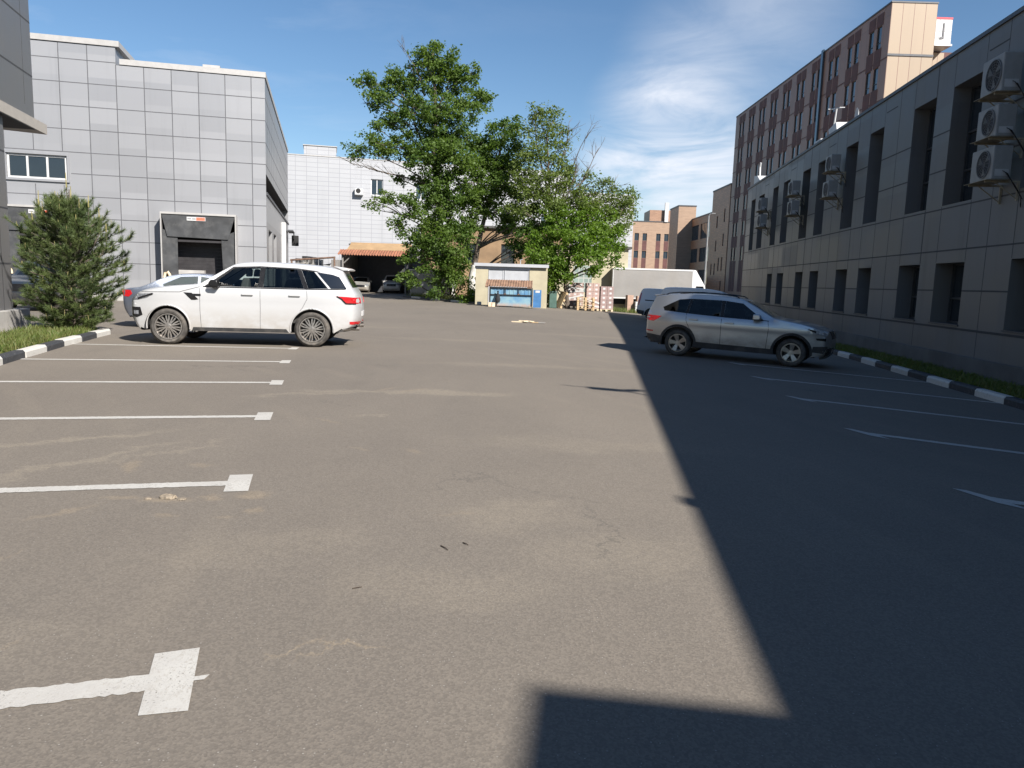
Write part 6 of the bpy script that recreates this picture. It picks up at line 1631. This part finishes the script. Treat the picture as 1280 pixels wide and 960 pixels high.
def tree(name, label, base, trunk, blobs, leafmat, leaf, dens, seed, r0=.3, bark=None, white=None, twigs=(), cl=.42, per=58, group=None):
    """trunk: points; blobs: (px, py, depth, radius px) read off the photograph and put at their true distance"""
    rr = random.Random(seed)
    t = thing(name, label, 'tree', base, 0, group); B = Vector(base)
    tp = [Vector(p) - B for p in trunk]
    m = MB(); wd = MB()
    rad = [r0 * (1 - .72 * i / (len(tp) - 1)) for i in range(len(tp))]; rad[0] *= 1.25
    m.tube(tp, rad, 10)
    lf = MB()
    for (px, py, Y, rp) in blobs:
        c = at(px, py, Y) - B; r = rp * Y / F
        # limb from the nearest lower trunk point
        cand = [q for q in tp if q.z < c.z - .15 * (c - q).length] or [tp[-1]]
        s = min(cand, key=lambda q: (q - c).length)
        k = tp.index(s); rb = max(.03, min(rad[k] * .6, .05 + .03 * r))
        path = curve(s, c, rr, .14); m.tube(path, [rb * (1 - .75 * i / 6) for i in range(7)], 6, caps=False)
        n = max(4, int(dens * r * r * 11))
        for i in range(n):
            d = Vector((rr.gauss(0, 1), rr.gauss(0, 1), rr.gauss(0, .85))).normalized() * r * (rr.random() ** .42) * rr.uniform(.75, 1.12)
            q = c + d
            if rr.random() < .3:
                wd_path = curve(path[4 if rr.random() < .5 else 6], q, rr, .16, 4); m.tube(wd_path, [.028, .022, .016, .012, .007], 4, caps=False)
            cs = cl * rr.uniform(.6, 1.35)
            for _ in range(int(per * rr.uniform(.6, 1.4))):
                p = q + Vector((max(-1, min(1, rr.gauss(0, .5))), max(-1, min(1, rr.gauss(0, .5))), max(-.8, min(.7, rr.gauss(-.08, .36))))) * cs
                add_leaf(lf, p, rr, leaf)
    for (a, b, n, ln) in twigs:
        A, Bq = Vector(a) - B, Vector(b) - B
        main = curve(A, Bq, rr, .08, 8); m.tube(main, [.07 * (1 - .85 * i / 8) + .006 for i in range(9)], 5, caps=False)
        for i in range(n):
            k = rr.uniform(.25, 1); q = A.lerp(Bq, k); dirn = (Bq - A).normalized() + Vector((rr.gauss(0, .55), rr.gauss(0, .4), rr.gauss(.25, .35)))
            e = q + dirn.normalized() * ln * rr.uniform(.4, 1); p2 = curve(q, e, rr, .1, 4); m.tube(p2, [.02, .016, .012, .009, .005], 4, caps=False)
            for _ in range(2):
                e2 = p2[2] + (dirn + Vector((rr.gauss(0, .6), rr.gauss(0, .4), rr.gauss(.1, .4)))).normalized() * ln * .4; m.tube([p2[2], e2], [.009, .004], 4, caps=False)
    tr = m.build('trunk', bark or MT['bark'], t, smooth=True, angle=60, recalc=False)
    if white:
        w = MB(); zt = white
        pts = [p for p in tp if p.z <= zt] + [next((tp[i].lerp(tp[i + 1], (zt - tp[i].z) / (tp[i + 1].z - tp[i].z)) for i in range(len(tp) - 1) if tp[i].z <= zt < tp[i + 1].z), tp[-1])]
        w.tube(pts, [r0 * 1.27 * (1 - .1 * i) + .01 for i in range(len(pts))], 12); w.build('whitewash', MT['whitewash'], tr, smooth=True)
    lf.build('crown', leafmat, t, recalc=False)
    return t
Y1 = 57.0
A_bl = [(540, 62, 57, 16), (528, 78, 57.5, 20), (560, 72, 56.5, 16), (545, 95, 57, 26), (572, 100, 57, 22), (590, 92, 56, 14), (515, 108, 58, 24), (490, 98, 57, 18), (465, 103, 57, 15), (448, 100, 56.5, 9), (480, 122, 57, 20), (600, 118, 57, 15), (585, 130, 56, 24),
        (550, 135, 55.5, 30), (515, 145, 56.5, 28), (488, 150, 58, 16), (545, 165, 58, 28), (578, 165, 57, 26), (470, 160, 57, 10), (465, 178, 56, 15), (445, 188, 56, 12), (482, 186, 56.5, 17), (508, 185, 56, 22), (535, 195, 55, 28), (570, 195, 56, 28),
        (600, 180, 57.5, 20), (605, 205, 57, 22), (555, 222, 56, 26), (590, 228, 55.5, 24), (525, 225, 58, 14), (500, 222, 57, 8), (575, 250, 56, 24), (545, 255, 57.5, 20), (608, 240, 57, 20), (510, 252, 55, 13), (485, 250, 55, 13), (468, 252, 54.5, 9), (525, 268, 55, 20),
        (500, 282, 55, 14), (550, 285, 55.5, 26), (515, 302, 55, 16), (575, 285, 56, 20), (540, 315, 55, 20), (562, 322, 55.5, 18), (548, 345, 55.2, 16), (572, 345, 55.6, 12), (530, 335, 54.8, 12), (586, 312, 56.5, 10), (556, 300, 54.5, 18), (572, 318, 54.6, 16), (558, 338, 54.4, 15), (545, 362, 54.2, 10), (575, 352, 54.8, 11), (505, 345, 54.6, 10), (582, 300, 55, 14), (508, 325, 55, 13), (520, 352, 54.8, 11), (578, 335, 55.5, 13), (595, 275, 56, 15), (602, 262, 56.5, 14), (535, 300, 54.6, 16), (560, 255, 55, 18), (538, 238, 55, 15), (582, 205, 55, 18), (560, 185, 55, 18)]
b = (-4.85, 57.4, gz(-4.85, 57.4) + .08)
def up(p, *q): return [p] + [tuple(at(u, v, Y)) for (u, v, Y) in q]
tree('broadleaf_tree', 'tallest leafy tree with a dense dark green crown behind the blue bin store', b, up(b, (558, 345, 57.2), (552, 300, 57), (548, 250, 57), (542, 200, 57), (545, 150, 57), (543, 100, 57), (541, 65, 57)), A_bl, MT['leaf_a'], .185, 1.5, 11, .30, white=2.0,
     twigs=[(tuple(at(545, 235, 57)), tuple(at(438, 205, 56)), 16, 1.6), (tuple(at(548, 280, 56.5)), tuple(at(470, 262, 55)), 10, 1.2), (tuple(at(530, 120, 57)), tuple(at(503, 58, 57)), 8, 1.0), (tuple(at(520, 150, 57)), tuple(at(455, 128, 57)), 6, 1.0)])
B_bl = [(628, 160, 57, 16), (645, 158, 57, 13), (620, 180, 56.5, 20), (642, 182, 56, 18), (615, 205, 58, 20), (638, 208, 57, 18), (600, 215, 57, 14), (625, 235, 56, 20), (650, 232, 57, 14), (640, 262, 55.5, 20), (655, 285, 54.5, 20), (630, 285, 57.5, 12), (665, 262, 55, 16), (690, 285, 54, 18), (672, 305, 54, 16), (645, 305, 54.6, 13), (612, 262, 57, 14), (652, 305, 55, 16), (640, 275, 56, 15), (662, 290, 54, 17), (598, 245, 57, 14), (625, 210, 56, 18), (640, 235, 56, 17)]
b = (-3.1, 56.6, gz(-3.1, 56.6) + .08)
tree('broadleaf_tree', 'slimmer leafy tree with a whitewashed trunk leaning right beside the tallest tree', b, up(b, (590, 350, 56.6), (597, 310, 56.6), (606, 270, 56.8), (617, 225, 57), (628, 175, 57)), B_bl, MT['leaf_a'], .185, 1.5, 12, .26, white=2.6)
C_bl = [(672, 145, 54, 12), (690, 152, 54, 13), (660, 165, 54, 12), (682, 172, 54, 16), (668, 190, 53.5, 16), (700, 178, 54.5, 12), (690, 200, 54, 16), (668, 218, 54, 14), (706, 205, 54, 11), (688, 225, 53.5, 15), (712, 230, 54.5, 10), (735, 222, 54, 9), (750, 228, 54, 11), (765, 232, 54, 10), (780, 246, 54.5, 13), (792, 240, 55, 8), (770, 258, 54.5, 13), (786, 268, 55, 12), (742, 246, 54, 10), (720, 250, 54, 12), (700, 250, 53.5, 14), (676, 245, 54, 12), (775, 285, 55, 12), (758, 275, 54, 12), (655, 195, 54, 16), (650, 222, 54, 16), (672, 232, 53.5, 17), (702, 228, 54, 16), (725, 240, 54, 15), (745, 262, 54, 15), (712, 215, 54.5, 12), (690, 140, 54, 9), (672, 136, 54, 8), (706, 165, 54.5, 9), (660, 240, 53.5, 15), (690, 255, 53.5, 16), (736, 255, 53.5, 14), (765, 250, 54, 12), (778, 262, 54, 13), (786, 250, 54.5, 11), (722, 268, 53.5, 14), (650, 260, 53.5, 14)]
b = (2.9, 54.6, gz(2.9, 54.6))
tree('loose_tree', 'airy grey green tree with bare upper twigs rising behind the garage shed', b, up(b, (690, 340, 54.4), (690, 300, 54.2), (688, 262, 54.2), (686, 220, 54), (684, 170, 54)), C_bl, MT['leaf_b'], .16, 1.8, 13, .16, cl=.5, per=44,
     twigs=[(tuple(at(692, 300, 54)), tuple(at(735, 165, 54)), 34, 1.7), (tuple(at(695, 300, 54)), tuple(at(748, 185, 54.5)), 22, 1.5), (tuple(at(700, 305, 54)), tuple(at(772, 232, 54.5)), 16, 1.4), (tuple(at(690, 280, 54)), tuple(at(712, 160, 54)), 22, 1.4), (tuple(at(688, 250, 54)), tuple(at(668, 150, 54)), 12, 1.3), (tuple(at(710, 320, 54)), tuple(at(790, 255, 55)), 12, 1.3)])
D_bl = [(664, 312, 52.5, 14), (680, 350, 52.2, 13), (684, 322, 52.3, 15), (745, 335, 52.4, 10), (676, 295, 53, 14), (690, 272, 53, 15), (770, 300, 54, 11), (762, 270, 54, 12), (740, 302, 52, 15), (672, 330, 53, 11), (700, 335, 52.3, 13), (700, 262, 53.5, 14), (728, 255, 54, 13), (768, 285, 54, 12), (775, 310, 54.5, 9), (752, 282, 53.5, 14), (715, 275, 53, 16), (735, 268, 53, 15), (700, 290, 52.5, 18), (722, 298, 52, 20), (745, 290, 52.5, 18), (760, 300, 53.5, 13), (705, 318, 52, 18), (730, 322, 51.8, 18), (752, 318, 52.5, 15), (690, 330, 52.3, 15), (712, 340, 51.8, 13), (766, 325, 54, 10), (690, 352, 52.5, 11), (682, 310, 53, 14), (740, 338, 52.3, 8), (682, 372, 53, 9)]
b = (3.75, 53.4, gz(3.75, 53.4))
tree('bushy_tree', 'bright green bushy tree overhanging the pallets and carton loads', b, up(b, (706, 350, 53.2), (712, 320, 53), (716, 295, 53), (722, 275, 53)), D_bl, MT['leaf_c'], .175, 1.8, 14, .15)

# small bush at the corner of the shed
sb = thing('bush', 'low green bush growing against the left corner of the garage shed', 'bush', (-2.75, 51.6, gz(-2.7, 51.6)), 0)
rr = random.Random(21); lf = MB(); st = MB()
for i in range(70):
    d = Vector((rr.gauss(0, .42), rr.gauss(0, .25), abs(rr.gauss(.6, .45))))
    if i % 4 == 0: st.tube([(rr.uniform(-.15, .15), 0, 0), tuple(d * .6), tuple(d)], [.015, .01, .005], 4, caps=False)
    for _ in range(12): add_leaf(lf, d + Vector((rr.gauss(0, .14), rr.gauss(0, .14), rr.gauss(0, .12))), rr, .15)
st.build('stems', MT['bark'], sb); lf.build('foliage', MT['leaf_c'], sb, recalc=False)

# ------------------------------------------------------------------ young pine on the kerbed bed
pb = (-10.35, 17.75, .1)
PT = thing('pine_tree', 'young bushy pine with pale upright shoots on the kerbed grass bed', 'tree', pb, 0)
rr = random.Random(31)
m = MB(); m.tube([(0, 0, 0), (.03, .02, 1.0), (-.02, 0, 2.0), (.04, 0, 2.9), (.05, 0, 3.25)], [.07, .055, .04, .022, .01], 8)
nd = MB(); sh = MB()
def tuft(p, d, n, ln, w=.0045):
    d = d.normalized()
    a = d.orthogonal().normalized(); c = d.cross(a)
    for i in range(n):
        t = rr.random(); ang = rr.uniform(0, 6.283); sp = rr.uniform(.35, 1.05)
        v = (d * math.cos(sp) + (a * math.cos(ang) + c * math.sin(ang)) * math.sin(sp)) * ln * rr.uniform(.7, 1.2)
        q = p + d * (t - .7) * .16
        s = v.cross(Vector((rr.gauss(0, 1), rr.gauss(0, 1), rr.gauss(0, 1)))).normalized() * w
        b = len(nd.v); nd.v += [tuple(q - s), tuple(q + s), tuple(q + v)]; nd.f.append((b, b + 1, b + 2)); nd.m.append(0)
nb = 0
for k in range(118):
    h = .10 + 2.8 * (k / 118) ** 1.08
    a = k * 2.39996 + rr.uniform(-.3, .3)
    # crown outline: full low down, wide in the middle, ragged towards the top
    prof = .98 + .32 * min(1, h / 1.5) if h < 2.0 else 1.3 - (h - 2.0) * .95
    if h < .6: prof *= .92
    L = prof * rr.uniform(.55, 1.0)
    base = Vector((0, 0, h * .88)); rise = .06 + .34 * (h / 3)
    tip = Vector((math.cos(a) * L, math.sin(a) * L, h + L * rise))
    path = curve(base, tip, rr, .06, 5)
    m.tube(path, [.018, .016, .013, .010, .008, .005], 5, caps=False)
    side = Vector((-math.sin(a), math.cos(a), 0))
    for j in range(9):
        f = .30 + .70 * j / 8
        p = base.lerp(tip, f); dirn = (tip - base).normalized()
        sp = (side * (1 if j % 2 else -1) * rr.uniform(.5, 1) + dirn * .8 + Vector((0, 0, rr.uniform(.0, .7)))).normalized()
        e = p + sp * rr.uniform(.10, .30) * (1.1 - .3 * f)
        m.tube([p, e], [.007, .004], 4, caps=False)
        tuft(e, sp + Vector((0, 0, .25)), 58, .115); tuft(p.lerp(e, .45), sp, 30, .105)
    tuft(tip, tip - base + Vector((0, 0, .3)), 60, .12)
    if rr.random() < .75:
        l = rr.uniform(.07, .17); sh.tube([tip, tip + Vector((rr.uniform(-.02, .02), rr.uniform(-.02, .02), l))], [.008, .004], 5)
for (x, y, z0, z1) in ((-.62, -.1, 2.35, 3.2), (-.28, 0, 2.6, 3.2), (.2, -.2, 2.6, 3.3), (-.45, -.2, 2.4, 2.95), (.0, 0, 2.75, 3.62), (.32, -.1, 2.5, 3.05), (.55, -.15, 2.4, 3.12), (.72, 0, 2.3, 2.85), (-.75, -.1, 2.2, 2.72), (.86, 0, 2.0, 2.5), (-.05, -.2, 2.5, 3.1)):
    root = Vector((x * .25, y * .3, z0 - .75)); mid = Vector((x, y, z0)); tp_ = Vector((x + rr.uniform(-.03, .03), y, z1))
    m.tube([root, root.lerp(mid, .55) + Vector((x * .1, 0, 0)), mid, mid.lerp(tp_, .6)], [.02, .016, .012, .008], 5, caps=False)
    for j in range(8):
        p = root.lerp(mid, .35 + .65 * j / 7) if j < 4 else mid.lerp(tp_, (j - 4) / 5)
        tuft(p, Vector((rr.uniform(-.4, .4), rr.uniform(-.4, .4), 1)), 60 if j < 6 else 34, .12)
    sh.tube([mid.lerp(tp_, .62), tp_], [.014, .007], 5)
m.build('trunk', MT['bark'], PT, recalc=False); nd.add(sh.v, sh.f, 1); nd.build('crown', [MT['needle'], MT['shoot']], PT, recalc=False); pass
